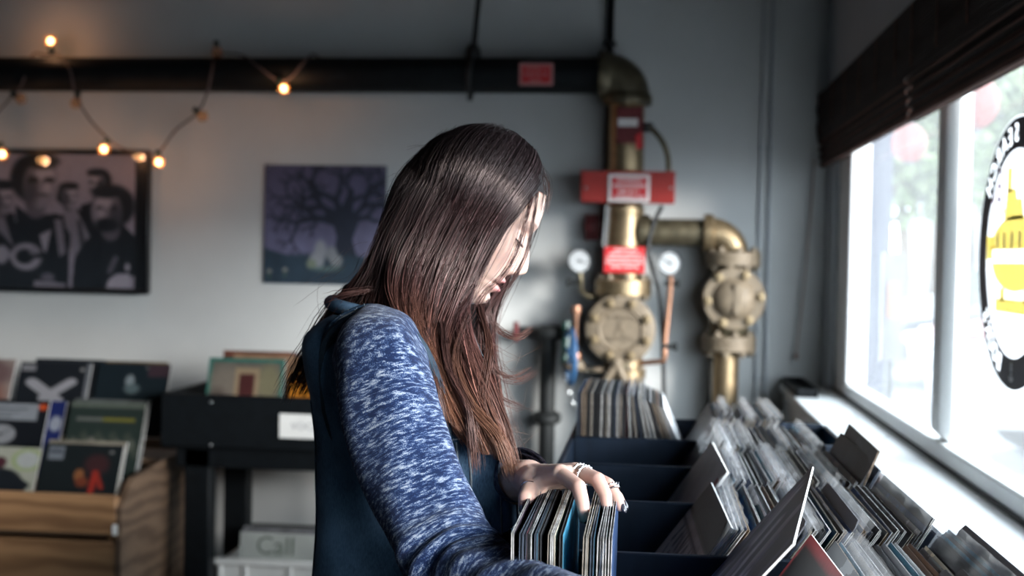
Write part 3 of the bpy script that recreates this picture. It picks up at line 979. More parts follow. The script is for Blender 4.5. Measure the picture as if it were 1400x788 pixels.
# lower body: clapper arm and lower flange
zl = P(862, 545)[2]
build('lower_pipe', MB().cyl((xr + .02, YP, .0), (xr + .02, YP, cv[2] - Rv * .8), rp * .9, n=24), MT['brass'], ris)
fl2 = P(862, 505)[2]
flange(fl2 - .035, fl2, 27 * pxm, x=xr + .02, m='brass', nb=6)
flange(fl2 - .15, fl2 - .10, 28 * pxm, x=xr + .02, m='brass', nb=6)
mb = MB()
a_, b_, d_ = P(843, 497, 5.2), P(822, 530, 5.2), P(858, 530, 5.2)
mb.tube([a_, b_], [.02, .016], 10); mb.tube([a_, d_], [.02, .016], 10); mb.sphere(a_, .026)
build('yoke', mb, MT['pale_brass'], ris)
# branch to second valve
zb = P(920, 318)[2]; xb2 = P(1001, 400)[0]
rb = 18.5 * pxm
x_e = P(972, 318)[0]
build('branch_pipe', MB().cyl((xr, YP, zb), (x_e, YP, zb), rb, n=28), MT['dark_brass'], ris)
build('branch_collar', MB().lathe((xr + rp * .75, YP, zb), (1, 0, 0), [(0, 0), (rb * 1.3, 0), (rb * 1.32, .02), (rb * 1.25, .05), (rb * 1.02, .055)], 28), MT['dark_brass'], ris)
mb = MB()
Re = xb2 - x_e
arc = [(x_e - .01, YP, zb)] + [(x_e + Re * sin(a), YP, zb - Re + Re * cos(a)) for a in np.linspace(0, pi / 2, 10)] + [(xb2, YP, P(1001, 352)[2])]
mb.tube(arc, rb * 1.13, 28)
mb.lathe((x_e - .03, YP, zb), (1, 0, 0), [(0, 0), (rb * 1.38, 0), (rb * 1.4, .01), (rb * 1.4, .035), (rb * 1.15, .045)], 28)
build('branch_elbow', mb, MT['brass'], ris)
flange(P(1000, 364)[2], P(1000, 345)[2], 38 * pxm, x=xb2, m='pale_brass')
flange(P(996, 480)[2], P(996, 459)[2], 37 * pxm, x=xb2 - .01, m='pale_brass')
cv2 = P(1001, 408); R2 = 41.5 * pxm
build('check_valve_body', MB().lathe((xb2 - .012, YP, P(1000, 470)[2]), (0, 0, 1), [(rb * 1.1, 0), (rb * 1.5, .06), (rb * 1.5, .24), (rb * 1.1, .36)], 30), MT['dark_brass'], ris)
c2 = build('check_valve_cover', MB().lathe((cv2[0], YP - .07, cv2[2]), (0, -1, 0), [(0, 0), (R2 * .97, 0), (R2, .004), (R2, .045), (R2 * .96, .05), (R2 * .68, .052), (R2 * .64, .062), (R2 * .5, .082), (R2 * .25, .094), (0, .096)], 44), MT['pale_brass'], ris)
bolts((cv2[0], YP - .12, cv2[2]), (0, -1, 0), R2 * .84, 6, .012, .022, c2, 'brass', a0=.1)
sub_parent(build('rib', MB().box((cv2[0] + .01, YP - .162, cv2[2]), (.035, .018, R2 * 1.0), None, 0, .006), MT['pale_brass'], ris), c2)
build('outlet_pipe', MB().cyl((xb2 - .02, YP, 0), (xb2 - .02, YP, P(996, 478)[2]), 17.5 * pxm, n=28), MT['brass'], ris)

# gauges with their taps
def gauge(px, py, needle, pipe):
    c = P(px, py, 5.26)
    g = build('gauge', MB().lathe((c[0], 5.27, c[2]), (0, -1, 0), [(0, -.03), (.048, -.03), (.053, -.02), (.053, .014), (.050, .018), (.047, .014), (.047, .008), (0, .008)], 36), MT['dark_iron'], ris)
    sub_parent(build('dial', MB().lathe((c[0], 5.27, c[2]), (0, -1, 0), [(0, .008), (.0475, .008), (.0475, .0095), (0, .0095)], 32), MT['gauge_face'], ris), g)
    mb = MB()
    for k in range(11):
        a = radians(225 - 27 * k)
        q = V(c[0] + .039 * cos(a), 5.2595, c[2] + .039 * sin(a))
        mb.box(q, (.009, .0008, .0018), np.array([[cos(a), 0, -sin(a)], [0, 1, 0], [sin(a), 0, cos(a)]]))
    a = radians(needle)
    mb.box((c[0] + .012 * cos(a), 5.2585, c[2] + .012 * sin(a)), (.048, .001, .003), np.array([[cos(a), 0, -sin(a)], [0, 1, 0], [sin(a), 0, cos(a)]]))
    mb.lathe((c[0], 5.261, c[2]), (0, -1, 0), [(0, 0), (.006, 0), (.006, .004), (0, .004)], 12)
    sub_parent(build('needle', mb, MT['ink_black'], ris), g)
    build('gauge_pipe', MB().tube([c - V(0, 0, .052)] + [P(x, y, yy) for x, y, yy in pipe], .0115, 10, sub=24), MT['copper'] if px > 850 else MT['dark_brass'], ris)
gauge(793, 357, -15, [(794, 383, 5.26), (795, 398, 5.28), (806, 406, 5.32), (828, 404, 5.36)])
gauge(916, 360, 150, [(917, 386, 5.27), (914, 420, 5.28), (909, 470, 5.28), (908, 492, 5.28), (895, 495, 5.30), (872, 497, 5.34)])
for px, py, d in ((779, 386, -1), (924, 388, 1), (921, 474, 1)):
    c = P(px, py, 5.27)
    mb = MB().lathe(c - V(d * .05, 0, 0), (d, 0, 0), [(0, 0), (.010, 0), (.010, .045), (.017, .05), (.017, .065), (0, .066)], 12)
    build('tap', mb, MT['dark_iron'], ris)
# small copper tube and fittings left of the valve, trim wheel
build('trim_tube', MB().tube([P(788, 420, 5.3), P(788, 440, 5.3), P(787, 470, 5.3), P(786, 492, 5.3)], .011, 10), MT['copper'], ris)
for y in (424, 488):
    c = P(788, y, 5.3); build('fitting', MB().lathe(c - V(0, 0, .018), (0, 0, 1), [(0, 0), (.018, 0), (.02, .006), (.02, .03), (.018, .036), (0, .036)], 10), MT['copper'], ris)
build('trim_tube', MB().tube([P(782, 500, 5.3), P(800, 506, 5.3), P(825, 505, 5.34)], .012, 10, sub=10), MT['pale_brass'], ris)
c = P(785, 500, 5.25); build('trim_valve', MB().sphere(c, (.045, .03, .028)), MT['pale_brass'], ris)
mb = MB(); c = P(779, 488, 5.22)
mb.torus(c, (1, .25, 0), .115, .012, 32, 8)
for k in range(4):
    a = k * pi / 2 + .4
    mb.tube([c, c + .115 * (V(-.24, .97, 0) * cos(a) + V(0, 0, 1) * sin(a))], .008, 6)
build('hand_wheel', mb, MT['blue_paint'], ris)
build('bracket', MB().tube([P(772, 500, 5.3), P(775, 470, 5.3), P(775, 440, 5.32)], .02, 8), MT['green_paint'], ris)
mb = MB()
for k in range(7):
    p = P(772 + 2.3 * k, 516 + 7 * k, 5.24)
    mb.torus(p, (1, 0, .3) if k % 2 else (.2, 1, .3), .013, .0035, 12, 6, sx=.7)
build('chain', mb, MT['steel'], ris)

# drain pipe
c0, c1 = P(748, 452, 5.40), P(748, 452, 5.40)
xd = P(749, 500, 5.40)[0]
dr = thing('drain_pipe', 'dark iron drain pipe with flanges beside the valves', 'pipe', (xd, 5.40, 0))
build('pipe', MB().cyl((xd, 5.40, 0), (xd, 5.40, P(748, 445, 5.40)[2]), .036, n=20), MT['dark_iron'], dr)
zt = P(748, 455, 5.40)[2]
build('cross_arm', MB().tube([(P(702, 452, 5.4)[0], 5.40, zt), (P(778, 455, 5.4)[0], 5.40, zt)], .024, 14), MT['dark_iron'], dr)
build('handle', MB().tube([(P(706, 452, 5.4)[0], 5.38, zt + .045), (P(706, 452, 5.4)[0], 5.38, zt - .04)], .012, 10), MT['dark_red'], dr)
for y, r in ((455, .075), (571, .062)):
    z = P(748, y, 5.4)[2]
    build('flange', MB().lathe((xd, 5.40, z - .025), (0, 0, 1), [(0, 0), (r * .8, 0), (r, .012), (r, .038), (r * .8, .05), (0, .05)], 24), MT['dark_iron'], dr)

# black vertical pipe behind the riser, wall conduits, cables
p0, p1 = P(834, -40, 5.47), P(828, 345, 5.47)
t = thing('vertical_pipe', 'thin black vertical pipe running up the wall behind the brass riser', 'pipe', p1)
build('pipe', MB().cyl(p1, V(p1[0], 5.47, 3.2), 5.5 * pxm, n=14), MT['black_pipe'], t)
for y in (60, 260):
    q = P(830, y, 5.47); build('clip', MB().box((p1[0], 5.475, q[2]), (.055, .045, .02), None, 0, .003), MT['dark_iron'], t)
for px, r in ((1038, .006), (1051, .009)):
    q = P(px, 300, 5.485)
    t = thing('wall_conduit', 'slim grey conduit running up the back wall' if px < 1045 else 'thicker grey conduit next to the slim one on the back wall', 'conduit', (q[0], 5.485, 0))
    build('tube', MB().cyl((q[0], 5.487, 0), (q[0], 5.487, 3.2), r, n=10), MT['window_wall_paint'], t)
    for z in (.9, 1.9, 2.8): build('clip', MB().box((q[0], 5.492, z), (r * 4, .012, .014), None, 0, .002), MT['window_wall_paint'], t)
t = thing('signal_cable', 'black rubber cable looping down beside the brass riser', 'cable', P(908, 548, 5.30))
build('cable', MB().tube([P(905, 283, 5.33), P(896, 300, 5.30), P(886, 335, 5.29), P(891, 365, 5.29), P(901, 400, 5.30), (P(905, 440, 5.30)), P(907, 500, 5.31), P(908, 560, 5.31)], .0095, 10, sub=50), MT['cable_rubber'], t)
t = thing('flexible_conduit', 'dull brass flexible conduit arching from the pipe to the red box', 'conduit', P(914, 236, 5.3))
build('conduit', MB().tube([P(880, 172, 5.31), P(893, 178, 5.28), P(906, 195, 5.27), P(913, 215, 5.28), P(914, 240, 5.30)], .0125, 10, sub=30), MT['dark_brass'], t)
build('connector', MB().cyl(P(878, 174, 5.33), P(888, 174, 5.28), .022, n=14), MT['dark_iron'], t)

# hangers of the main pipe
for (xt, yt), (xm, ym), (xb, yb) in (((657, -10), (647, 75), (640, 130)),):
    a_, b_, d_ = P(xt, yt), P(xm, ym), P(xb, yb)
    t = thing('pipe_hanger', 'black rod hanger clamped around the horizontal black pipe', 'hanger', (b_[0], YP, zc_ - rp))
    build('rod', MB().cyl((b_[0], YP, zc_ + rp + .02), (a_[0] + .05, YP, 3.2), .013, n=10), MT['dark_iron'], t)
    build('clamp', MB().torus((b_[0] - .005, YP, zc_), (1, 0, -.06), rp * 1.06, .012, 32, 8), MT['dark_iron'], t)
    build('swivel', MB().lathe((b_[0], YP, zc_ + rp), (0, 0, 1), [(0, 0), (.03, 0), (.034, .01), (.03, .04), (.014, .06), (0, .06)], 14), MT['dark_iron'], t)
    build('clamp_bolt', MB().cyl((b_[0] - .012, YP, zc_ - rp - .03), (b_[0] - .008, YP, zc_ - rp * .9), .012, n=10), MT['dark_iron'], t)

# red signs
def sign(name, label, x0, y0, x1, y1, Y, base, face, rows, seed, border=.012, cat='sign', dark=False):
    a_, b_ = at(x0, y0, Y), at(x1, y1, Y)
    xc, zc2 = (a_[0] + b_[0]) / 2, (a_[2] + b_[2]) / 2
    w, h = b_[0] - a_[0], a_[2] - b_[2]
    t = thing(name, label, cat, (xc, Y, zc2 - h / 2))
    build('plate', MB().box((xc, Y, zc2), (w, .003, h), None, 0, .001), MT[base], t)
    build('printed_field', MB().box((xc, Y - .0024, zc2), (w - 2 * border, .0014, h - 2 * border)), MT[face], t, smooth=False)
    mb = MB(); hh = h / (len(rows) * 2.0 + .8)
    marks(mb, (xc, Y - .0034, zc2 + h * .5 - border - hh * .9), (1, 0, 0), (0, 0, 1), w - border * 3.4, rows, hh, 0, seed)
    build('lettering', mb, MT['sign_white' if not dark else 'sign_faded'], t, smooth=False)
    return t
yf = YP - rp
sign('warning_sign', 'small red and white notice stuck on the black horizontal pipe', 710, 86, 756, 117, yf - .004, 'sign_faded', 'sign_red', [.85, .95, .5], 11, dark=True)
sign('warning_sign', 'red notice covered in white lettering hanging at the foot of the brass riser', 826, 337, 881, 374, yf - .016, 'sign_red', 'sign_red', [.55, .8, .95, 1, .7], 12, border=.004)
# red sheet-metal box with a notice
a_, b_ = P(795, 235, 5.24), P(922, 279, 5.24)
t = thing('alarm_box', 'wide red metal box mounted across the brass riser', 'box', ((a_[0] + b_[0]) / 2, 5.24, b_[2]))
build('box_body', MB().bx(a_[0], b_[0], 5.20, 5.275, b_[2], a_[2], bev=.004), MT['red_metal'], t)
build('lid_lip', MB().bx(a_[0] - .003, b_[0] + .003, 5.197, 5.24, a_[2] - .008, a_[2] + .003, bev=.002), MT['red_metal'], t)
for px in (801, 917):
    build('screw', MB().sphere(at(px, 257, 5.199), (.006, .003, .006), 8, 6), MT['steel'], t)
sign('warning_sign', 'red and white notice in a cream border on the wide red box', 832, 238, 888, 277, 5.194, 'sign_white', 'sign_red', [.8, 1, .7, .9], 13, border=.013)
a_, b_ = P(843, 146, 5.255), P(878, 196, 5.255)
t = thing('red_tag_box', 'dark red box with a grey label below the elbow', 'box', ((a_[0] + b_[0]) / 2, 5.26, b_[2]))
build('box_body', MB().bx(a_[0], b_[0], 5.245, 5.31, b_[2], a_[2], bev=.004), MT['dark_red'], t)
q0, q1 = P(845, 162, 5.243), P(872, 173, 5.243)
build('label', MB().bx(q0[0], q1[0], 5.241, 5.2445, q1[2], q0[2]), MT['sign_white'], t, smooth=False)
build('tag', MB().prism([(0, 0), (.03, .02), (.035, -.05), (.01, -.06)], P(868, 186, 5.238), (1, 0, 0), (0, 0, 1), .002), MT['sign_red'], t)
a_, b_ = P(800, 293, 5.43), P(820, 329, 5.43)
t = thing('alarm_bell', 'dark red alarm bell box on the wall left of the riser', 'alarm', ((a_[0] + b_[0]) / 2, 5.44, b_[2]))
build('backbox', MB().bx(a_[0], b_[0], 5.43, 5.495, b_[2], a_[2], bev=.006), MT['dark_red'], t)
build('gong', MB().lathe(((a_[0] + b_[0]) / 2, 5.43, (a_[2] + b_[2]) / 2), (0, -1, 0), [(.036, 0), (.036, .008), (.025, .02), (0, .024)], 20), MT['dark_red'], t)
mb = MB()
for k in range(16):
    p = P(832 - .35 * k, 283 + 3.6 * k, 5.25)
    mb.torus(p, (1, 0, 0) if k % 2 else (0, 1, 0), .009, .0026, 10, 5)
tag(build('lock_chain', mb, MT['steel']), 'thin steel chain hanging down the left side of the riser', 'chain')

# ------------------------------------------------------------------ string lights looped over the pipe
sl = thing('string_light', 'string of small round warm bulbs looped over the black pipe', 'string lights', at(100, 240, 5.3))
zt_, zb_ = zc_ + rp, zc_ - rp
Yf, Yk = YP - rp - .012, YP + rp + .01
def topp(px, Y): return V(at(px, 75, Y)[0], Y, zt_ + .01)
path = [at(-60, 190, 5.28), at(-20, 170, 5.28), at(2, 148, 5.28), at(19, 128, 5.29), at(30, 115, Yf), topp(45, YP), topp(62, YP), topp(80, YP), at(95, 95, Yf), at(101, 122, Yf), at(106, 137, 5.29), at(124, 165, 5.29), at(147, 189, 5.29), at(170, 204, 5.29), at(200, 211, 5.29), at(217, 209, 5.29), at(240, 178, 5.29), at(270, 154, 5.29), at(284, 124, Yf), at(290, 95, Yf), topp(297, YP), topp(330, YP), at(352, 90, Yf), at(380, 110, Yf - .01), at(398, 106, Yf), at(420, 80, Yf), topp(432, YP), V(at(450, 75, 5.48)[0], 5.48, zt_ - .05)]
build('cord', MB().tube(path, .0048, 6, sub=260), MT['cord_brown'], sl)
BR = .024
def bulb(px, py, dirv, lit, Y=5.28):
    c = at(px, py, Y) if not isinstance(px, np.ndarray) else px
    d = nrm(dirv)
    s0 = c - d * (BR + .030)
    build('socket', MB().lathe(s0, d, [(0, 0), (.010, 0), (.0135, .006), (.0135, .028), (.011, .032), (0, .032)], 12), MT['socket_green'], sl)
    build('bulb', MB().lathe(c, d, [(.010, -BR - .002)] + [(BR * sin(a), -BR * cos(a)) for a in np.linspace(.45, pi, 10)], 18), MT['bulb_glass'], sl)
    if lit:
        build('filament', MB().sphere(c, (.0125, .0125, .014), 12, 8), MT['filament'], sl)
        l = bpy.data.lights.new('bulb_glow', 'POINT'); l.energy = .55; l.color = (1, .5, .27); l.shadow_soft_size = .02
        o = bpy.data.objects.new('bulb_glow', l); COL.objects.link(o)
        o.parent = sl; o.location = tuple(c + V(0, -.045, 0) - WLOC[sl.name])
bulb(69, 56, (-.1, 0, 1), True, YP)
bulb(142, 204, (-.35, -.1, -1), True)
bulb(217, 222, (.15, -.1, -1), True)
bulb(388, 121, (.5, -.2, -.7), True, Yf - .02)
bulb(3, 211, (.2, 0, -1), True)
bulb(29, 135, (.9, 0, -.45), False)
bulb(104, 141, (-.2, 0, -1), False)
bulb(277, 159, (.7, 0, -.6), False)
bulb(297, 72, (.1, 0, -.8), False, Yf + .02)
# ------------------------------------------------------------------ printed pictures
def print_panel(name, parent, o, U, W, nx, ny, fn, m='print_paper', lift=0.0):
    """flat print: o top-left corner, U along the top edge, W down the side"""
    o, U, W = (np.asarray(q, float) for q in (o, U, W))
    N = nrm(np.cross(W, U))
    uu, vv = np.meshgrid(np.linspace(0, 1, nx), np.linspace(0, 1, ny))
    G = o + uu[..., None] * U + vv[..., None] * W + N * lift
    mb = MB().grid(G)
    ob = build(name, mb, MT[m], parent, smooth=False, recalc=False)
    set_colors(ob, fn(uu.ravel(), vv.ravel()))
    return ob
def sm(d, w=.012): return np.clip(.5 - d / w, 0, 1)          # soft inside mask of a signed distance
class Paint:
    def __init__(s, u, v, bg): s.u, s.v = u, v; s.c = np.tile(np.array(bg, float), (len(u), 1))
    def mix(s, mask, col): s.c = s.c * (1 - mask[:, None]) + np.array(col, float) * mask[:, None]; return s
    def ell(s, x, y, a, b, col, w=.2, rot=0):
        dx, dy = s.u - x, s.v - y
        p, q = dx * cos(rot) + dy * sin(rot), -dx * sin(rot) + dy * cos(rot)
        return s.mix(np.clip((1 - np.hypot(p / a, q / b)) / w + .5, 0, 1), col)
    def rect(s, x0, y0, x1, y1, col, w=.01):
        d = np.maximum(np.abs(s.u - (x0 + x1) / 2) - (x1 - x0) / 2, np.abs(s.v - (y0 + y1) / 2) - (y1 - y0) / 2)
        return s.mix(sm(d, w), col)
    def line(s, x0, y0, x1, y1, r, col, w=.015, r1=None):
        r1 = r if r1 is None else r1
        dx, dy = x1 - x0, y1 - y0; L = dx * dx + dy * dy + 1e-9
        t = np.clip(((s.u - x0) * dx + (s.v - y0) * dy) / L, 0, 1)
        return s.mix(sm(np.hypot(s.u - x0 - t * dx, s.v - y0 - t * dy) - (r + (r1 - r) * t), w), col)
    def poly(s, pts, col):
        ins = np.zeros(len(s.u), bool); n = len(pts)
        for i in range(n):
            (x0, y0), (x1, y1) = pts[i], pts[(i + 1) % n]
            c_ = ((y0 > s.v) != (y1 > s.v)) & (s.u < (x1 - x0) * (s.v - y0) / (y1 - y0 + 1e-12) + x0)
            ins ^= c_
        return s.mix(ins.astype(float), col)
    def grain(s, amp, seed=1):
        g = np.random.default_rng(seed).uniform(1 - amp, 1 + amp, len(s.u)); s.c *= g[:, None]; return s
    def blotch(s, f, amp, seed=0):
        r = np.random.default_rng(seed); t = np.zeros(len(s.u))
        for k in range(8):
            a = r.normal(size=2) * f; t += np.sin(s.u * a[0] + s.v * a[1] + r.uniform(0, 6.3))
        s.c *= (1 + amp * t / 3)[:, None]; return s

# framed black and white photograph of a group of men
def group_photo(u, v):
    X, Y_ = -110 + u * 295, 211 + v * 182       # picture units
    p = Paint(X, Y_, (.31, .28, .34))
    K, G1, G2, G3, L = (.010, .014, .02), (.06, .06, .075), (.13, .12, .15), (.24, .22, .265), (.38, .35, .41)
    def man(x, y, s, turn, jacket, hair=1.0, shades=False, beard=False):
        """head at x,y of half-height s, looking towards turn (-1 or 1)"""
        p.poly(jacket, K)
        p.ell(x - turn * s * .1, y + s * .95, s * .42, s * .5, G2, .3)                       # neck
        p.ell(x - turn * s * .22, y - s * .18, s * .95 * hair, s * 1.02, K, .2)             # hair
        p.ell(x + turn * s * .12, y + s * .08, s * .68, s * .95, G3, .22)                   # face
        p.ell(x - turn * s * .30, y + s * .25, s * .30, s * .70, G1, .8)                    # shaded cheek
        p.ell(x + turn * s * .25, y - s * .35, s * .35, s * .25, L, .8)
        p.ell(x + turn * s * .12, y - s * .86, s * .75, s * .34, K, .35)                    # fringe
        for q in (-.22, .42):
            p.ell(x + turn * s * q, y - s * .10, s * (.24 if shades else .16), s * (.13 if shades else .08), K, .4)
        p.line(x + turn * s * .18, y - s * .05, x + turn * s * .30, y + s * .28, s * .045, G2, s * .12)
        p.ell(x + turn * s * .16, y + s * .50, s * .28, s * .07, G1, .5)
        p.ell(x + turn * s * .35, y + s * .22, s * .14, s * .2, L, .8)
        if beard: p.ell(x + turn * s * .10, y + s * .72, s * .55, s * .36, K, .45)
    man(-72, 262, 27, 1, [(-110, 300), (-60, 286), (-34, 310), (-24, 400), (-110, 400)])
    man(134, 250, 17, -1, [(112, 280), (150, 268), (160, 330), (110, 330)], shades=True)
    man(96, 268, 16, 1, [(80, 296), (110, 284), (124, 330), (84, 340)], 1.05)
    p.poly([(88, 292), (106, 286), (128, 330), (118, 348), (102, 350), (94, 320)], G3); p.poly([(106, 300), (112, 300), (120, 336), (112, 340)], G1)
    man(4, 272, 21, 1, [(-22, 296), (20, 292), (34, 345), (30, 400), (-24, 400)], .9)
    p.poly([(-6, 300), (8, 300), (24, 350), (14, 356)], G3); p.line(-2, 320, 22, 346, 4, K, 3); p.ell(4, 350, 9, 12, L, .4)
    man(54, 250, 34, 1, [(22, 280), (44, 296), (80, 292), (98, 320), (96, 400), (30, 400)], 1.0, True)
    p.poly([(56, 322), (72, 314), (64, 350)], L); p.poly([(76, 300), (86, 300), (92, 345), (84, 352)], G3)
    p.ell(38, 352, 21, 18, L, .25); p.ell(36, 352, 13, 11, K, .4); p.line(42, 352, 76, 348, 4, K, 3); p.ell(48, 345, 6, 4, G3, .6)
    p.poly([(-5, 374), (50, 374), (52, 400), (-5, 400)], K); p.poly([(50, 385), (92, 388), (90, 400), (50, 400)], G3); p.ell(68, 380, 9, 6, G2, .5)
    man(150, 286, 29, -1, [(118, 330), (134, 314), (170, 306), (186, 322), (186, 374), (160, 400), (100, 400), (104, 352)], 1.08, False, True)
    p.poly([(150, 382), (162, 374), (180, 374), (178, 400), (146, 400)], L); p.line(152, 370, 160, 352, 3, G2, 3); p.ell(176, 364, 3, 5, L, .6)
    return p.grain(.12).c
a_, b_ = at(-116, 204, 5.47), at(203, 400, 5.47)
zt_f, zb_f = at(100, 206, 5.47)[2], at(100, 399.5, 5.47)[2]
t = thing('framed_photo', 'large framed black and white group photograph behind glass on the wall', 'picture', ((a_[0] + b_[0]) / 2, 5.475, zb_f))
x0, x1 = a_[0], b_[0]
build('backing', MB().bx(x0, x1, 5.462, 5.495, zb_f, zt_f, bev=.003), MT['frame_black'], t)
px0, px1 = at(-110, 300, 5.46)[0], at(184, 300, 5.46)[0]
pz1, pz0 = zt_f - .018, zb_f + .022
print_panel('photo_print', t, (px0, 5.4612, pz1), (px1 - px0, 0, 0), (0, 0, pz0 - pz1), 200, 126, group_photo)
mb = MB(); fr = .016
mb.bx(x0 - .004, x1 + .004, 5.445, 5.462, zt_f - fr, zt_f + .004, bev=.003); mb.bx(x0 - .004, x1 + .004, 5.445, 5.462, zb_f - .004, zb_f + fr, bev=.003)
mb.bx(x0 - .004, x0 + fr, 5.445, 5.462, zb_f, zt_f, bev=.003); mb.bx(x1 - fr, x1 + .004, 5.445, 5.462, zb_f, zt_f, bev=.003)
build('frame', mb, MT['frame_black'], t)
build('glass', MB().bx(x0 + .01, x1 - .01, 5.452, 5.455, zb_f + .01, zt_f - .01), MT['picture_glass'], t, smooth=False)

# purple print of a spreading tree
def tree_print(u, v):
    p = Paint(u, v, (.105, .10, .185))
    p.ell(.3, .55, .45, .28, (.17, .165, .29), .9); p.ell(.85, .62, .3, .22, (.17, .165, .28), .9); p.ell(.45, .3, .5, .25, (.13, .12, .21), .9)
    D = (.026, .034, .058)
    r = random.Random(4)
    def br(x, y, a, L, w, d):
        if d == 0 or L < .03: return
        x2, y2 = x + L * cos(a), y + L * sin(a)
        mx_, my_ = (x + x2) / 2 + r.uniform(-.02, .02), (y + y2) / 2 + r.uniform(-.02, .02)
        p.line(x, y, mx_, my_, w, D, .02, w * .85); p.line(mx_, my_, x2, y2, w * .85, D, .02, w * .6)
        for s_ in (-1, 1):
            br(x2, y2, a + s_ * r.uniform(.3, .95), L * r.uniform(.62, .85), w * .62, d - 1)
    for a, L, w in ((-2.9, .24, .04), (-2.45, .24, .04), (-1.9, .22, .04), (-1.3, .2, .035), (-.8, .22, .035), (-.35, .2, .03), (-2.75, .14, .03)):
        br(.66, .50, a, L, w, 5)
    p.poly([(.57, .8), (.60, .6), (.56, .45), (.62, .40), (.70, .2), (.74, .2), (.73, .42), (.78, .48), (.73, .62), (.78, .8)], D)
    p.ell(.5, .98, .75, .24, (.025, .05, .075), .15)
    p.poly([(0, .7), (.2, .76), (.45, .78), (.7, .76), (1, .78), (1, 1), (0, 1)], (.028, .055, .085))
    C_ = (.30, .32, .36)
    p.ell(.47, .72, .05, .09, C_, .4); p.ell(.44, .80, .06, .07, C_, .4); p.ell(.56, .74, .045, .06, (.24, .26, .29), .4); p.ell(.60, .80, .05, .05, (.26, .28, .3), .4); p.ell(.4, .83, .04, .04, (.22, .27, .2), .5); p.ell(.52, .87, .13, .02, (.10, .16, .16), .6)
    for q in ((.05, .9), (.18, .885)): p.ell(*q, .018, .018, (.3, .3, .28), .6); p.ell(q[0], q[1] + .035, .01, .03, (.06, .11, .09), .6)
    p.blotch(14, .10, 3)
    p.c = p.c * .72 + p.c.mean(1, keepdims=True) * .08
    return p.grain(.10, 2).c
a_, b_ = at(362, 226, 5.49), at(526, 389, 5.49)
t = thing('art_print', 'square unframed purple print of a gnarled spreading tree', 'poster', ((a_[0] + b_[0]) / 2, 5.49, b_[2]))
zA, zB = at(444, 226, 5.49)[2], at(444, 389, 5.49)[2]
build('sheet', MB().bx(a_[0], b_[0], 5.4905, 5.497, zB, zA), MT['frame_black'], t, smooth=False)
print_panel('print', t, (a_[0], 5.4898, zA), (b_[0] - a_[0], 0, 0), (0, 0, zB - zA), 190, 190, tree_print)
for x in (a_[0] + .015, b_[0] - .015):
    build('pin', MB().sphere((x, 5.488, zA - .012), (.004, .003, .004), 8, 6), MT['steel'], t)

# ------------------------------------------------------------------ records
LP = .315
def jacket_mesh(name, thick, size=LP):
    """two card panels joined at the spine with the inner sleeve between"""
    mb = MB(); h = size; c_ = .0007
    gap = thick - 2 * c_
    for x in (0, thick - c_):
        mb.bx(x, x + c_, 0, h, 0, h)
    # outward faces carry the print (material 0), all thin edges the card colour (material 1)
    mi = []
    for k, f in enumerate(mb.f):
        xs = [mb.v[i][0] for i in f]
        mi.append(0 if (max(xs) - min(xs) < 1e-9 and (abs(xs[0]) < 1e-9 or abs(xs[0] - thick) < 1e-9)) else 1)
    mb.m = mi
    b = len(mb.f); mb.bx(c_, thick - c_, h - .0008, h, .001, h - .001, 0)     # spine at the back
    me = bpy.data.meshes.new(name)
    me.from_pydata(mb.v, [], mb.f)
    for m in ('jacket_cover', 'jacket_edge'): me.materials.append(MT[m])
    me.polygons.foreach_set('material_index', mb.m)
    me.update()
    mi_ = bpy.data.meshes.new('inner_sleeve')
    q = MB().bx(c_ + gap * .15, thick - c_ - gap * .15, .010, h - .002, .001, h - .0035)
    mi_.from_pydata(q.v, [], q.f); mi_.materials.append(MT['gap_shade_paper']); mi_.update()
    return me, mi_
JM = [jacket_mesh('jacket', t_) for t_ in (.0026, .0034, .0042)]
film_me = bpy.data.meshes.new('plastic_sleeve')
def film_mesh():
    mb = MB()
    n = 14
    yy, zz = np.meshgrid(np.linspace(-.006, LP + .006, n), np.linspace(.0, LP + .016, n))
    xx = -.0016 + .0012 * np.sin(yy * 60 + zz * 21) * np.cos(zz * 47) - .004 * (zz > LP) * np.sin(yy * 90) ** 2
    mb.grid(np.stack([xx, yy, zz], -1))
    xx2 = .0052 + .0010 * np.sin(yy * 52 - zz * 26) * np.cos(zz * 41) + .003 * (zz > LP) * np.sin(yy * 70 + 1)
    mb.grid(np.stack([xx2, yy, zz], -1))
    film_me.from_pydata(mb.v, [], mb.f); film_me.materials.append(MT['plastic_film'])
    film_me.polygons.foreach_set('use_smooth', [True] * len(film_me.polygons)); film_me.update()
film_mesh()
PAL = [('black', (.010, .011, .013)), ('black', (.018, .019, .023)), ('navy blue', (.018, .045, .12)), ('teal blue', (.03, .13, .20)), ('grey', (.14, .145, .155)), ('pale grey', (.36, .37, .39)), ('cream', (.48, .43, .35)), ('brown', (.17, .09, .055)), ('maroon', (.20, .025, .03)), ('dark green', (.025, .07, .055)), ('white', (.66, .67, .68))]
PW = np.array([5, 4, 5, 3.5, 3, 3, 1.8, 1.5, 1.0, 1.2, 2.6]); PW = PW / PW.sum()
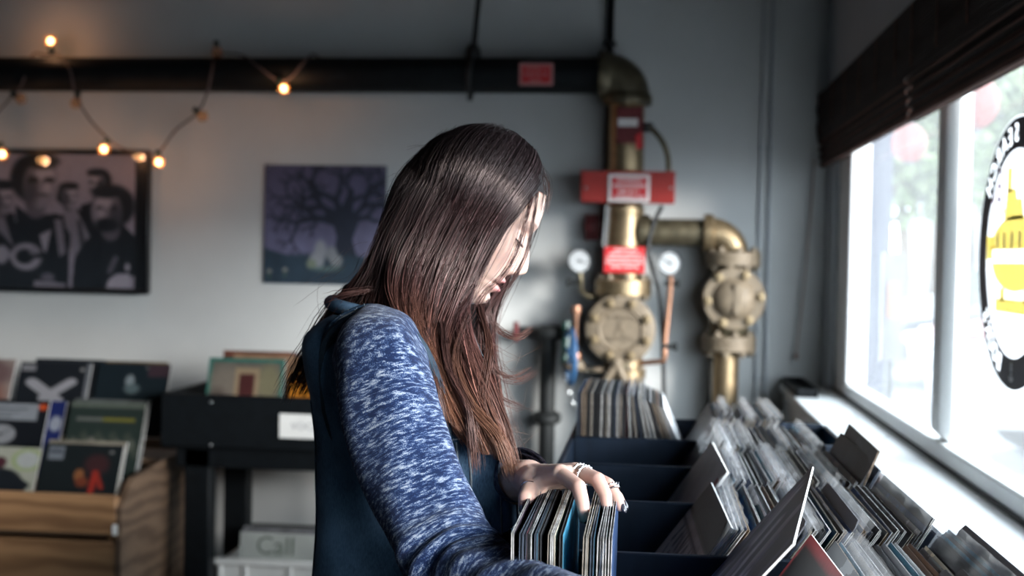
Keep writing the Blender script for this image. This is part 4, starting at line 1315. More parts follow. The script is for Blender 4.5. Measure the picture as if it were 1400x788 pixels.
def record(x, y, z, lean, twist, label_place, group, color=None, th=None, film=False, roll=0.0):
    k = rng.choice(len(PAL), p=PW) if color is None else color
    nm, c_ = PAL[k]
    th = int(rng.integers(0, 3)) if th is None else th
    me, mi_ = JM[th]
    o = bpy.data.objects.new('vinyl_record', me); COL.objects.link(o)
    o.color = (*np.clip(np.array(c_) * rng.uniform(.8, 1.25), 0, 1), 1)
    o.matrix_world = Matrix.Translation((x, y, z)) @ Matrix.Rotation(twist, 4, 'Z') @ Matrix.Rotation(lean, 4, 'Y') @ Matrix.Rotation(roll, 4, 'X')
    q = bpy.data.objects.new('inner_sleeve', mi_); COL.objects.link(q); q.parent = o
    if film:
        f = bpy.data.objects.new('plastic_sleeve', film_me); COL.objects.link(f); f.parent = o
    tag(o, f'{nm} record sleeve {"in clear plastic " if film else ""}{label_place}', 'record', group)
    return o
divider_me = []
for k in range(2):
    mb = MB()
    w_, h_ = .300, .305
    out = [(0, 0), (w_, 0), (w_, h_ - .035), (w_ - .012, h_ - .02)]
    if k == 0: out += [(w_ * .55, h_ - .02), (w_ * .52, h_ + .018), (w_ * .50, h_ + .022), (w_ * .06, h_ + .022), (w_ * .03, h_ + .018), (0, h_ - .02)]
    else: out += [(w_ * .97, h_ + .012), (w_ * .94, h_ + .022), (w_ * .06, h_ + .022), (w_ * .03, h_ + .012), (0, h_ - .03)]
    mb.prism(out, (0, 0, 0), (0, 1, 0), (0, 0, 1), .0018)
    for mname in ('divider_plastic', 'divider_pale'):
        me = bpy.data.meshes.new('divider_card'); me.from_pydata(mb.v, [], mb.f); me.materials.append(MT[mname]); me.update()
        divider_me.append((me, 'grey' if mname == 'divider_plastic' else 'pale grey'))
def divider(x, y, z, lean, twist, place, group, k):
    me, nm = divider_me[k]
    o = bpy.data.objects.new('divider_card', me); COL.objects.link(o)
    o.matrix_world = Matrix.Translation((x, y, z)) @ Matrix.Rotation(twist, 4, 'Z') @ Matrix.Rotation(lean, 4, 'Y')
    shape = 'with a short tab' if k < 2 else 'with a wide top'
    return tag(o, f'{nm} divider card {shape} {place}', 'divider', group)

# the long dark record bin under the window ledge
XL, XR = -.150, .398
ZF, ZR = .808, 1.034
ROWS = [1.223 + .335 * k for k in range(6)]
t = thing('record_bin', 'dark navy wooden record bin with five open rows beside the window ledge', 'record bin', ((XL + XR) / 2, 2.06, .0))
TH = .012
for k, y in enumerate(ROWS):
    build('row_board', MB().bx(XL, XR, y - TH / 2, y + TH / 2, ZF - .02, ZR, bev=.002), MT['navy_wood'], t)
for x in (XL - TH, XR):
    build('side_board', MB().bx(x, x + TH, ROWS[0] - TH / 2, ROWS[-1] + TH / 2, ZF - .02, ZR - .004, bev=.002), MT['navy_wood'], t)
build('floor_board', MB().bx(XL - TH, XR + TH, ROWS[0] - TH / 2, ROWS[-1] + TH / 2, ZF - .035, ZF - .001, bev=.002), MT['navy_wood'], t)
for x in (XL + .02, XR - .02):
    for y in (ROWS[0] + .04, ROWS[-1] - .04):
        build('leg', MB().bx(x - .025, x + .025, y - .025, y + .025, 0, ZF - .035, bev=.003), MT['black_wood'], t)
build('rail', MB().bx(XL, XR, ROWS[0] + .01, ROWS[0] + .03, ZF - .10, ZF - .035, bev=.003), MT['black_wood'], t)
ZF += .0005
PLACE = ['leaning in the row where she searches', 'leaning in the second row from her hand', 'leaning in the middle row of the bin', 'leaning in the fourth row of the bin', 'leaning in the row nearest the valves']
def pack(row, xa, xb, lean_deg, pitch, place, group, films=.25, dv=.05, jit=.012, lean_end=None):
    x = xa; n = 0
    y0 = ROWS[row] + TH / 2 + .003
    while x < xb:
        f = (x - xa) / max(xb - xa, 1e-6)
        L0 = lean_deg if lean_end is None else lean_deg + (lean_end - lean_deg) * f
        L = radians(L0 + rng.uniform(-1.0, 1.0))
        tw = radians(rng.uniform(-.6, .6))
        if n and rng.random() < dv:
            divider(x, y0, ZF, L, tw * .3, place, group + ' dividers', int(rng.integers(0, 4)))
            x += pitch
        else:
            record(x, y0 + rng.uniform(0, jit * .2), ZF, L, tw, place, group, film=rng.random() < films)
            x += pitch * rng.uniform(.85, 1.25)
        n += 1
    return n
cnt = 0
cnt += pack(1, -.080, .172, 36, .0062, PLACE[1], 'records leaning in the second row', .16, lean_end=33)
cnt += pack(2, -.075, .165, 35, .0064, PLACE[2], 'records leaning in the middle row', .22, lean_end=33)
cnt += pack(3, -.045, .125, 34, .0064, PLACE[3], 'records leaning in the fourth row', .3)
cnt += pack(4, -.03, .118, 31, .0062, PLACE[4], 'records leaning right in the far row', .4)
# far row: upright pack then sleeves leaning back on it
x = XL + .004
while x < XL + .105:
    record(x, ROWS[4] + .012, ZF, radians(rng.uniform(-.3, .5)), 0, 'standing upright in the row nearest the valves', 'upright records in the far row', th=1)
    x += .0052 * rng.uniform(.9, 1.2); cnt += 1
for k in range(11):
    L = -4 - 20 * (k / 10) ** .8
    record(XL + .108 + k * .0072 + .315 * sin(radians(-L)), ROWS[4] + .012, ZF, radians(L), 0, 'slanting back in the row nearest the valves', 'slanting records in the far row', th=1, color=[5, 10, 0, 6, 4, 0, 5, 0, 7, 0, 10][k], film=k in (1, 4)); cnt += 1
for k in range(8):
    record(XL + .115 + k * .011, ROWS[3] + .012, ZF, radians(45), 0, 'lying low in the fourth row of the bin', 'low records in the fourth row'); cnt += 1
# a few sleeves standing proud beside the ledge
for k, (row, x, L, c_, dz) in enumerate(((2, .186, 29, 0, .022), (2, .193, 29, 4, .010), (2, .201, 29, 8, .0), (2, .226, 22, 1, .022), (3, .150, 31, 1, .0), (1, .182, 31, 2, .0), (1, .190, 30, 5, .0), (1, .199, 29, 0, .006))):
    record(x, ROWS[row] + .010, ZF + dz, radians(L), radians(rng.uniform(-1, 1)), 'at the ledge end of its row, standing steeper', 'steeper records by the ledge', color=c_, film=k in (2, 5)); cnt += 1
divider(.176, ROWS[2] + .01, ZF, radians(31), 0, 'at the ledge end of the middle row', 'ledge end dividers', 2)

# row under her hands: upright sleeves, then one big leaning sleeve, then a leaning pack
HAND_GAP = (-.083, -.066)
x = -.131; hand_recs = []
while x < -.036:
    if HAND_GAP[0] < x < HAND_GAP[1]:
        x = HAND_GAP[1]; continue
    ln = rng.uniform(-.6, .6) if x < HAND_GAP[0] else rng.uniform(.2, 1.2)
    o = record(x, ROWS[0] + .012 + rng.uniform(0, .003), ZF, radians(ln), radians(rng.uniform(-.4, .4)), 'standing upright under her fingers', 'upright records under her hand', th=1 if rng.random() < .7 else 0, film=rng.random() < .1)
    hand_recs.append(o); x += .0043 * rng.uniform(.95, 1.2); cnt += 1
o = hand_recs[0]; o.color = (.03, .02, .03, 1)
for (y0_, y1_, z0_, z1_, cl) in ((.004, .040, .245, .300, (.62, .16, .04)), (.041, .050, .245, .300, (.05, .28, .09)), (.051, .060, .245, .300, (.62, .42, .06)), (.004, .060, .236, .2445, (.32, .05, .06))):
    nm_ = 'cover_stripe_%02d' % int(cl[0] * 60 + y0_ * 100)
    mat(nm_, cl, .5, var=.1)
    q = MB().bx(-.0006, -.0001, y0_, y1_, z0_, z1_)
    me = bpy.data.meshes.new('cover_stripe'); me.from_pydata(q.v, [], q.f); me.materials.append(MT[nm_]); me.update()
    s_ = bpy.data.objects.new('cover_stripe', me); COL.objects.link(s_); s_.parent = o
o['label'] = 'record sleeve with orange and green stripes beside her thumb'
record(-.074, ROWS[0] + .014, ZF, radians(6.0), 0, 'tilted in the gap beside her index finger', 'gap record', color=10, th=0)
cnt += pack(0, .045, .170, 37, .0056, PLACE[0], 'records leaning in the row she searches', .10, .05)
for k in range(5):
    record(.176 + k * .008, ROWS[0] + .012, ZF, radians(34 - k), 0, PLACE[0], 'records leaning in the row she searches', film=k in (1, 3)); cnt += 1
divider(.150, ROWS[0] + .010, ZF, radians(36), 0, 'close to the near ledge end', 'near ledge dividers', 0)
divider(.218, ROWS[0] + .010, ZF, radians(29), 0, 'at the near end by the ledge', 'near ledge dividers', 2)

def cover_record(name, label, A, B, Cdir, fn, nx=60, ny=60, thick=.0045, group=None, size=LP, edge='paper_white'):
    """sleeve with a printed front: A top-left corner, B along the top edge, Cdir down the side"""
    A = np.asarray(A, float); U = nrm(np.asarray(B, float) - A)
    W = np.asarray(Cdir, float); W = nrm(W - U * W.dot(U)); N = nrm(np.cross(W, U))
    ctr = A + U * size / 2 + W * size / 2 - N * thick / 2
    t_ = thing(name, label, 'record', ctr + W * size / 2, group)
    build('jacket', MB().box(ctr, (size, size, thick), np.stack([U, W, N], 1)), MT[edge], t_, smooth=False)
    print_panel('cover_print', t_, A + N * .0004, U * size, W * size, nx, ny, fn, 'print_gloss')
    return t_

def streak_cover(u, v):
    p = Paint(u, v, (.018, .02, .028))
    r = random.Random(9)
    for k in range(70):
        x, y = r.uniform(-.1, 1), r.uniform(0, 1); L = r.uniform(.08, .3)
        c_ = r.choice([(.09, .09, .11), (.05, .055, .07), (.035, .035, .045), (.20, .20, .22)]) if y < .55 else r.choice([(.10, .03, .045), (.06, .022, .03), (.03, .02, .03), (.09, .08, .10)])
        p.line(x, y, x + L * .45, y + L, r.uniform(.008, .03), c_, .05)
    p.rect(-1, -1, .012, 2, (.05, .05, .06))
    p.c *= 2.3
    return p.grain(.15, 4).c
# big sleeve standing proud and twisted
A = at(1111, 638, 1.535); B = at(1084, 744, 1.225); C = at(985, 778, 1.535)
cover_record('vinyl_record', 'dark streaky record sleeve pulled up at an angle out of the bin', A, B, C - A, streak_cover, 90, 90, .0024)
def red_cover(u, v):
    p = Paint(u, v, (.012, .012, .014))
    p.rect(-.1, -.1, 1.1, .035, (.18, .025, .03)); p.ell(.8, .45, .18, .22, (.30, .16, .15), .5); p.ell(.45, .6, .3, .4, (.03, .03, .035), .6)
    p.rect(-.1, -.1, .03, 1.1, (.18, .025, .03))
    return p.grain(.1).c
A = at(1109, 731, 1.545); B = A + V(.012, -.31, 0)
cover_record('vinyl_record', 'black record sleeve with a red border behind the tilted streaky one', A, B, V(-sin(.62), 0, -cos(.62)), red_cover, 60, 60, .003)
def graffiti_cover(u, v):
    p = Paint(u, v, (.40, .335, .29))
    r = random.Random(3)
    p.rect(-.1, -.1, 1.1, .16, (.02, .025, .03)); p.rect(.0, .52, .55, 1.1, (.03, .035, .035), .2)
    p.ell(.28, .72, .22, .06, (.15, .135, .12), .3, -.3)
    for k in range(5): p.ell(.14 + k * .07, .74 - k * .012, .012, .035, (.04, .04, .04), .5)
    for row in range(3):
        x = .12
        while x < .92:
            w_ = r.uniform(.05, .1); y0 = .22 + row * .115
            for q in range(3): p.line(x + r.uniform(0, w_), y0 + r.uniform(0, .03), x + r.uniform(0, w_), y0 + .09, .008, (.055, .05, .048), .012)
            x += w_ * 1.1
    for k in range(30): p.line(r.uniform(.5, 1), r.uniform(.6, 1), r.uniform(.5, 1), r.uniform(.6, 1), .003, (.11, .09, .08), .01)
    p.line(.0, .205, 1, .205, .008, (.05, .045, .04)); p.line(.4, .2, .55, .6, .01, (.05, .045, .04))
    return p.blotch(18, .12, 6).grain(.12).c
A = at(972, 660, 1.885); B = at(1004, 714, 1.575)
cover_record('vinyl_record', 'tan record sleeve with scrawled lettering at the front of the second row', A, A + V(.010, -.31, 0), V(-sin(radians(36.5)), 0, -cos(radians(36.5))), graffiti_cover, 90, 90, .004)
def pale_cover(u, v):
    p = Paint(u, v, (.46, .435, .41))
    p.poly([(.2, 1), (.55, .45), (.75, .7), (.9, 1)], (.035, .045, .05)); p.ell(.5, .3, .4, .2, (.27, .25, .24), .8)
    return p.blotch(9, .1, 2).grain(.06).c
A = at(973, 604, 2.215)
cover_record('vinyl_record', 'pale grey record sleeve with a dark wedge shape in the middle row', A, A + V(.008, -.31, 0), V(-sin(radians(34.5)), 0, -cos(radians(34.5))), pale_cover, 50, 50, .004)
A = at(982, 580, 2.550)
cover_record('vinyl_record', 'pale record sleeve at the front of the fourth row', A, A + V(.004, -.31, 0), V(-sin(radians(33)), 0, -cos(radians(33))), lambda u, v: Paint(u, v, (.26, .255, .25)).blotch(8, .15, 5).c, 30, 30, .004)

# open black box added for the dark shape at the ledge's far end
a_ = at(1060, 524, 5.3); 
t = thing('ledge_stand_in', 'black box added for a dark shape in the far corner of the white ledge', 'stand-in', (.60, 5.2, ZS))
q0 = V(.545, 5.16, ZS)
build('stand_in_floor', MB().bx(.575, .66, 4.95, 5.47, ZS + .001, ZS + .008), MT['black_wood'], t, smooth=False)
mb = MB()
mb.bx(.575, .582, 4.95, 5.47, ZS + .001, ZS + .035); mb.bx(.653, .66, 4.95, 5.47, ZS + .001, ZS + .035); mb.bx(.575, .66, 4.95, 4.957, ZS + .001, ZS + .035); mb.bx(.575, .66, 5.463, 5.47, ZS + .001, ZS + .035)
build('stand_in_rim', mb, MT['black_wood'], t, smooth=False)

# ------------------------------------------------------------------ wooden crate with sleeves facing out
def tilt(a): return V(0, -sin(a), -cos(a))    # downwards direction of a sleeve leaning back by a
def album(label, x0, y0, x1, Y, fn, tl=22, group=None, thick=.005):
    """x0,y0,x1: top-left / top-right pixel of the sleeve at depth Y"""
    A = at(x0, y0, Y)
    return cover_record('vinyl_record', label, A, A + V(1, 0, 0), tilt(radians(tl)), lambda u, v: fn(u, v) * .78, 72, 72, thick, group)
def cov_figure(u, v):
    p = Paint(u, v, (.36, .37, .31))
    p.ell(.18, .25, .2, .22, (.30, .34, .12), .25); p.ell(.18, .25, .15, .17, (.38, .40, .40), .3); p.ell(.85, .25, .2, .22, (.28, .36, .14), .25); p.ell(.85, .25, .15, .17, (.40, .42, .42), .3)
    p.ell(.5, .32, .09, .12, (.07, .02, .03), .3); p.poly([(.1, .75), (.3, .5), (.7, .5), (.95, .75), (.8, 1), (.2, 1)], (.012, .015, .02)); p.ell(.5, .62, .3, .2, (.012, .015, .02), .2)
    p.rect(0, .9, 1, 1, (.2, .22, .1)); return p.grain(.08).c
def cov_redman(u, v):
    p = Paint(u, v, (.010, .014, .016))
    p.rect(.06, .06, .26, .32, (.16, .18, .21)); p.rect(.08, .12, .24, .2, (.06, .07, .09)); p.ell(.70, .40, .15, .2, (.045, .018, .02), .6)
    p.line(.70, .55, .68, .95, .035, (.35, .03, .02), .04); p.line(.72, .6, .80, .85, .03, (.30, .03, .02), .04); p.ell(.5, .62, .06, .12, (.25, .10, .04), .5); p.ell(.55, .75, .08, .1, (.16, .04, .02), .6); p.ell(.86, .14, .03, .03, (.16, .16, .16), .5)
    return p.grain(.1).c
def cov_disc(u, v):
    p = Paint(u, v, (.008, .010, .014))
    p.rect(.1, .08, .86, .42, (.26, .28, .31)); 
    for k in range(3): p.rect(.2, .17 + .08 * k, .72 - .1 * k, .20 + .08 * k, (.10, .11, .13))
    p.ell(.92, .14, .06, .06, (.55, .08, .02), .2); p.ell(.42, .72, .2, .2, (.26, .27, .29), .1); p.ell(.42, .72, .03, .03, (.02, .02, .02), .2)
    p.line(.3, .85, .55, .6, .012, (.1, .1, .12), .02)
    return p.grain(.08).c
def cov_blue(u, v):
    p = Paint(u, v, (.012, .022, .12)); p.ell(.9, .3, .08, .1, (.3, .33, .4), .3); return p.grain(.1).c
def cov_green(u, v):
    p = Paint(u, v, (.022, .034, .030)); p.rect(-.1, -.1, 1.1, .07, (.10, .12, .10)); p.rect(.1, .2, .45, .25, (.12, .13, .12)); p.rect(.45, .2, .88, .25, (.16, .15, .03))
    for k in range(14): p.ell(.1 + .065 * k, .55 + .1 * sin(k * 2.1), .05, .08, (.05, .062, .05) if k % 3 else (.10, .11, .09), .7)
    p.ell(.35, .52, .04, .06, (.18, .17, .15), .6); return p.grain(.12).c
def cov_pink(u, v):
    p = Paint(u, v, (.30, .24, .22)); p.ell(.6, .6, .35, .4, (.26, .13, .10), .5); p.ell(.5, .2, .5, .2, (.16, .10, .10), .4)
    for k in range(4): p.ell(.35 + .12 * k, .25, .03, .04, (.4, .36, .36), .5)
    return p.grain(.1).c
def cov_cross(u, v):
    p = Paint(u, v, (.012, .015, .020)); p.line(.2, .45, .6, .85, .09, (.33, .33, .36), .02); p.line(.75, .42, .4, .8, .08, (.33, .33, .36), .02); p.rect(.02, .05, .22, .2, (.22, .22, .24)); p.ell(.88, .14, .03, .04, (.3, .3, .3), .4)
    p.rect(.94, -.1, 1.1, 1.1, (.15, .16, .18)); return p.grain(.08).c
def cov_white_figure(u, v):
    p = Paint(u, v, (.010, .018, .024)); p.ell(.46, .35, .06, .12, (.22, .26, .28), .4); p.ell(.5, .5, .1, .1, (.10, .14, .15), .6); p.rect(.7, .02, 1, .25, (.05, .03, .04)); p.ell(.68, .08, .02, .02, (.2, .2, .2), .4)
    return p.grain(.1).c
def plain(c_): return lambda u, v: Paint(u, v, c_).blotch(10, .2, int(c_[0] * 900)).grain(.08).c
def _sv_cov_figure(u, v): return cov_figure(u, np.clip(v / 0.62, 0, 1))
def _sv_cov_redman(u, v): return cov_redman(u, np.clip(v / 0.62, 0, 1))
def _sv_cov_disc(u, v): return cov_disc(u, np.clip(v / 0.64, 0, 1))
def _sv_cov_cross(u, v): return cov_cross(u, np.clip(v / 0.62, 0, 1))
def _sv_cov_white_figure(u, v): return cov_white_figure(u, np.clip(v / 0.7, 0, 1))
GR = None
album('white record sleeve with a dark figure and green discs, front of the crate', -48, 609, 65, 4.55, _sv_cov_figure, 24)
album('black record sleeve with a red figure, front of the wooden crate', 63, 606, 182, 4.55, _sv_cov_redman, 24)
album('cream record sleeve just behind the red figure one', 68, 601, 182, 4.575, plain((.22, .20, .16)), 24)
album('black record sleeve with a white panel and an orange dot', -31, 545, 76, 4.80, _sv_cov_disc, 23)
album('deep blue record sleeve behind the one with the white panel', -8, 546, 98, 4.83, cov_blue, 23)
album('dark green record sleeve with a line of yellow lettering', 99, 549, 209, 4.80, cov_green, 22)
album('grey record sleeve edge behind the dark green one', 104, 545, 209, 4.83, plain((.10, .11, .11)), 22)
album('pinkish portrait record sleeve at the back of the crate', -72, 489, 36, 5.05, cov_pink, 21)
album('black record sleeve with a bold white cross', 30, 495, 133, 5.05, _sv_cov_cross, 21)
album('black record sleeve peeping over the white cross one', 50, 490, 153, 5.08, plain((.02, .024, .03)), 21)
album('dark record sleeve with a small white figure at the back of the crate', 137, 496, 238, 5.05, _sv_cov_white_figure, 21)
album('tan record sleeve edge behind the small white figure one', 134, 493, 232, 5.08, plain((.16, .12, .07)), 21)

xcr = at(158, 690, 4.40)[0]         # right end of the crate front
zc0 = at(100, 676, 4.40)[2]
t = thing('wooden_crate', 'knotty pine record crate with plywood side against the wall', 'crate', (xcr - .6, 4.85, 0))
xa = xcr - 1.25
build('front_plank', MB().bx(xa, xcr, 4.40, 4.42, at(100, 729, 4.4)[2], zc0, bev=.003), MT['crate_pine'], t)
build('front_plank', MB().bx(xa, xcr, 4.405, 4.425, at(100, 729, 4.4)[2] - .30, at(100, 740, 4.4)[2], bev=.003), MT['crate_pine'], t)
build('front_plank', MB().bx(xa, xcr, 4.405, 4.425, .04, at(100, 729, 4.4)[2] - .33, bev=.003), MT['crate_pine'], t)
build('corner_post', MB().bx(xcr - .04, xcr, 4.425, 4.46, 0, zc0 - .01, bev=.002), MT['crate_pine'], t)
zs0, zs1 = at(180, 660, 4.42)[2], at(236, 607, 5.2)[2]
mb = MB().prism([(4.40, 0), (5.25, 0), (5.25, zs1 + .01), (5.05, zs1 + .01), (4.5, zs0 - .0), (4.40, zc0 - .05)], (xcr + .002, 0, 0), (0, 1, 0), (0, 0, 1), .02)
build('side_panel', mb, MT['crate_ply'], t, smooth=False)
build('side_panel', MB().bx(xa - .022, xa - .002, 4.40, 5.25, 0, zc0), MT['crate_ply'], t, smooth=False)
build('back_panel', MB().bx(xa, xcr, 5.23, 5.25, 0, zs1 + .01), MT['crate_ply'], t, smooth=False)
for Y, py in ((4.48, 660), (4.72, 612), (4.96, 565)):
    z = at(100, py, Y)[2] - .10
    build('shelf', MB().bx(xa, xcr, Y - .05, Y + .20, z - .09, z - .07), MT['crate_ply'], t, smooth=False)
build('price_tag', MB().box(at(157, 725, 4.395), (.02, .002, .04)), MT['paper_white'], t, smooth=False)

# ------------------------------------------------------------------ black display table with a bin on top
q0, q1 = at(213, 540, 4.72), at(560, 612, 4.72)
zb0, zb1 = at(320, 613, 4.72)[2], at(320, 541, 4.72)[2]
xq0 = at(240, 580, 4.72)[0] - .06; xq1 = xq0 + 1.15
t = thing('record_table', 'black painted record table with a shallow bin on square legs', 'table', ((xq0 + xq1) / 2, 4.95, 0))
build('bin_front', MB().bx(xq0, xq1, 4.72, 4.74, zb0, zb1, bev=.003), MT['black_wood'], t)
zbk = at(250, 528, 5.1)[2]
for x in (xq0, xq1 - .02):
    build('bin_side', MB().prism([(4.742, zb0), (5.30, zb0), (5.30, zb1 + .0), (4.742, zb1)], (x, 0, 0), (0, 1, 0), (0, 0, 1), .02), MT['black_wood'], t, smooth=False)
build('bin_back', MB().bx(xq0 + .02, xq1 - .02, 5.28, 5.30, zb0, zb1), MT['black_wood'], t, smooth=False)
build('bin_floor', MB().bx(xq0, xq1, 4.74, 5.28, zb0 - .012, zb0 + .008), MT['black_wood'], t, smooth=False)
zap = at(320, 641, 4.76)[2]
build('apron', MB().bx(xq0 + .05, xq1 - .05, 4.76, 4.79, zap, zb0 - .012, bev=.003), MT['black_wood'], t)
for x, y in ((at(272, 700, 4.79)[0], 4.80), (at(323, 700, 5.2)[0], 5.22), (xq1 - .12, 4.80), (xq1 - .12, 5.22)):
    build('leg', MB().bx(x - .052, x + .052, y - .04, y + .04, 0, zb0 - .013, bev=.004), MT['black_wood'], t)
for py in (554, 613):
    build('screw', MB().sphere(at(288, py - 4, 4.719), (.006, .003, .006), 8, 6), MT['steel'], t)
# sign card
a_, b_ = at(382, 567, 4.71), at(447, 601, 4.71)
t = thing('section_card', 'white card with handwritten black letters on the black bin front', 'sign', ((a_[0] + b_[0]) / 2, 4.712, b_[2]))
zt1, zb2 = at(410, 567, 4.71)[2], at(410, 600, 4.71)[2]
build('card', MB().bx(a_[0], b_[0], 4.7115, 4.7190, zb2, zt1), MT['paper_white'], t, smooth=False)
mb = MB(); mb.text('VOCA', at(417, 584, 4.711), (1, 0, 0), (0, 0, 1), .055, maxw=.115)
mat('pencil_grey', (.30, .30, .32), .7, var=.1)
build('lettering', mb, MT['pencil_grey'], t, smooth=False, recalc=False)
def cov_teal(u, v):
    p = Paint(u, v, (.03, .16, .13)); p.rect(.05, .05, .95, .95, (.13, .12, .10)); p.ell(.25, .3, .2, .2, (.20, .17, .14), .7); p.ell(.8, .3, .15, .22, (.20, .18, .11), .6); p.ell(.15, .6, .15, .2, (.09, .07, .06), .7)
    p.rect(.36, .12, .68, .62, (.30, .22, .14)); p.rect(.42, .2, .62, .5, (.07, .02, .02)); return p.grain(.1).c
album('record sleeve with a teal border and a framed dark square', 287, 489, 397, 4.86, cov_teal, 16)
album('dark red topped record sleeve standing behind the teal bordered one', 306, 479, 406, 5.0, plain((.16, .06, .04)), 14)
album('tan record sleeve to the side of the teal bordered one', 320, 484, 409, 4.93, plain((.30, .18, .11)), 15)
def cov_orange(u, v):
    p = Paint(u, v, (.55, .20, .02)); p.ell(.3, .7, .3, .3, (.60, .26, .03), .8); return p.grain(.05).c
album('bright orange record sleeve beside her hanging hair', 397, 510, 500, 4.84, cov_orange, 14)
def cov_violet(u, v): return Paint(u, v, (.12, .09, .16)).blotch(9, .3, 4).c
album('violet record sleeve standing behind the orange one', 402, 484, 500, 4.98, cov_violet, 14)

# white box of records underneath
xk0 = at(296, 760, 4.86)[0]; xk1 = at(520, 760, 4.86)[0]
zk = at(350, 772, 4.86)[2]
t = thing('white_record_box', 'white plastic record box on the floor under the black table', 'box', ((xk0 + xk1) / 2, 5.0, 0))
build('box_front', MB().bx(xk0, xk1, 4.86, 4.875, 0.02, zk, bev=.003), MT['paper_white'], t)
build('box_side', MB().bx(xk0, xk0 + .015, 4.875, 5.20, .02, zk), MT['paper_white'], t, smooth=False)
build('box_side', MB().bx(xk1 - .015, xk1, 4.875, 5.20, .02, zk), MT['paper_white'], t, smooth=False)
build('box_back', MB().bx(xk0, xk1, 5.20, 5.215, .02, zk), MT['paper_white'], t, smooth=False)
build('box_floor', MB().bx(xk0, xk1, 4.86, 5.215, .005, .02), MT['paper_white'], t, smooth=False)
for x in (xk0 + .01, xk0 + .115, xk0 + .30, xk0 + .50):
    build('rib', MB().bx(x, x + .016, 4.850, 4.86, .02, zk + .004, bev=.002), MT['paper_white'], t)
build('rim', MB().bx(xk0 - .006, xk1 + .006, 4.848, 4.862, zk - .006, zk + .022, bev=.004), MT['paper_white'], t)
def cov_call(u, v):
    return Paint(u, v, (.36, .38, .36)).blotch(5, .08, 3).c
A = at(329, 727, 4.90); 
tt = cover_record('vinyl_record', 'pale record sleeve with large green letters in the white box', A, A + V(1, 0, 0), tilt(radians(8)), cov_call, 40, 40, .005)
mat('green_ink', (.10, .13, .10), .7, var=.05)
mb = MB(); W_ = -tilt(radians(8)); Nn = nrm(np.cross(V(1, 0, 0), W_))
mb.text('Call', A + V(.150, 0, 0) - W_ * .055 + Nn * .002, (1, 0, 0), W_, .105)
build('lettering', mb, MT['green_ink'], tt, smooth=False, recalc=False)
A = at(333, 720, 4.95)
cover_record('vinyl_record', 'grey record sleeve behind the green lettered one', A, A + V(1, 0, 0), tilt(radians(8)), plain((.12, .12, .13)), 24, 24, .02)
A = at(345, 715, 5.02)
cover_record('vinyl_record', 'black record sleeve at the back of the white box', A, A + V(1, 0, 0), tilt(radians(8)), plain((.02, .02, .02)), 24, 24, .02)
# ------------------------------------------------------------------ the woman at the bin
YC = 1.67
per = thing('person', 'long-haired person in a denim vest and heathered blue sweater flipping through records', 'person', (at(560, 788, 1.66)[0], 1.66, 0.0))
attr_mat('skin', .46, var=.05, scale=160, bmp=.06, spec=.4, sss=.25)

def interp(tab, z):
    tab = sorted(tab); xs = [a for a, b in tab]; ys = [b for a, b in tab]
    # smooth (monotone-ish) interpolation through a table
    c_ = catmull(np.array([(x, y) for x, y in zip(xs, ys)]), 400, True)
    o = np.argsort(c_[:, 0])
    return np.interp(z, c_[o, 0], c_[o, 1])
PF = [(-.121, .046), (-.117, .060), (-.110, .070), (-.103, .0755), (-.092, .0745), (-.083, .077), (-.077, .0765), (-.070, .079), (-.058, .080), (-.048, .081), (-.025, .0825), (-.003, .082), (.014, .087), (.035, .0855), (.060, .078), (.080, .065), (.095, .047), (.105, .028), (.111, .006)]
PBk = [(-.121, .010), (-.110, -.004), (-.092, -.020), (-.077, -.030), (-.058, -.045), (-.040, -.060), (-.020, -.071), (0, -.078), (.020, -.082), (.040, -.081), (.060, -.073), (.080, -.058), (.095, -.040), (.105, -.022), (.111, -.004)]
PWd = [(-.121, .020), (-.117, .026), (-.110, .033), (-.103, .039), (-.092, .046), (-.077, .053), (-.058, .060), (-.040, .065), (-.020, .068), (0, .070), (.020, .073), (.040, .074), (.060, .070), (.080, .058), (.095, .042), (.105, .025), (.111, .005)]
NH = [(-.066, 0), (-.062, .003), (-.0585, .0078), (-.055, .0132), (-.051, .0182), (-.0465, .0214), (-.041, .0212), (-.035, .0188), (-.030, .0165), (-.015, .0095), (-.003, .0045), (.008, .001), (.015, 0)]
NSg = [(-.064, .012), (-.053, .0105), (-.048, .0095), (-.040, .0090), (-.025, .0078), (-.003, .0075), (.015, .009)]
g = lambda d, s: np.exp(-(d / s) ** 2)
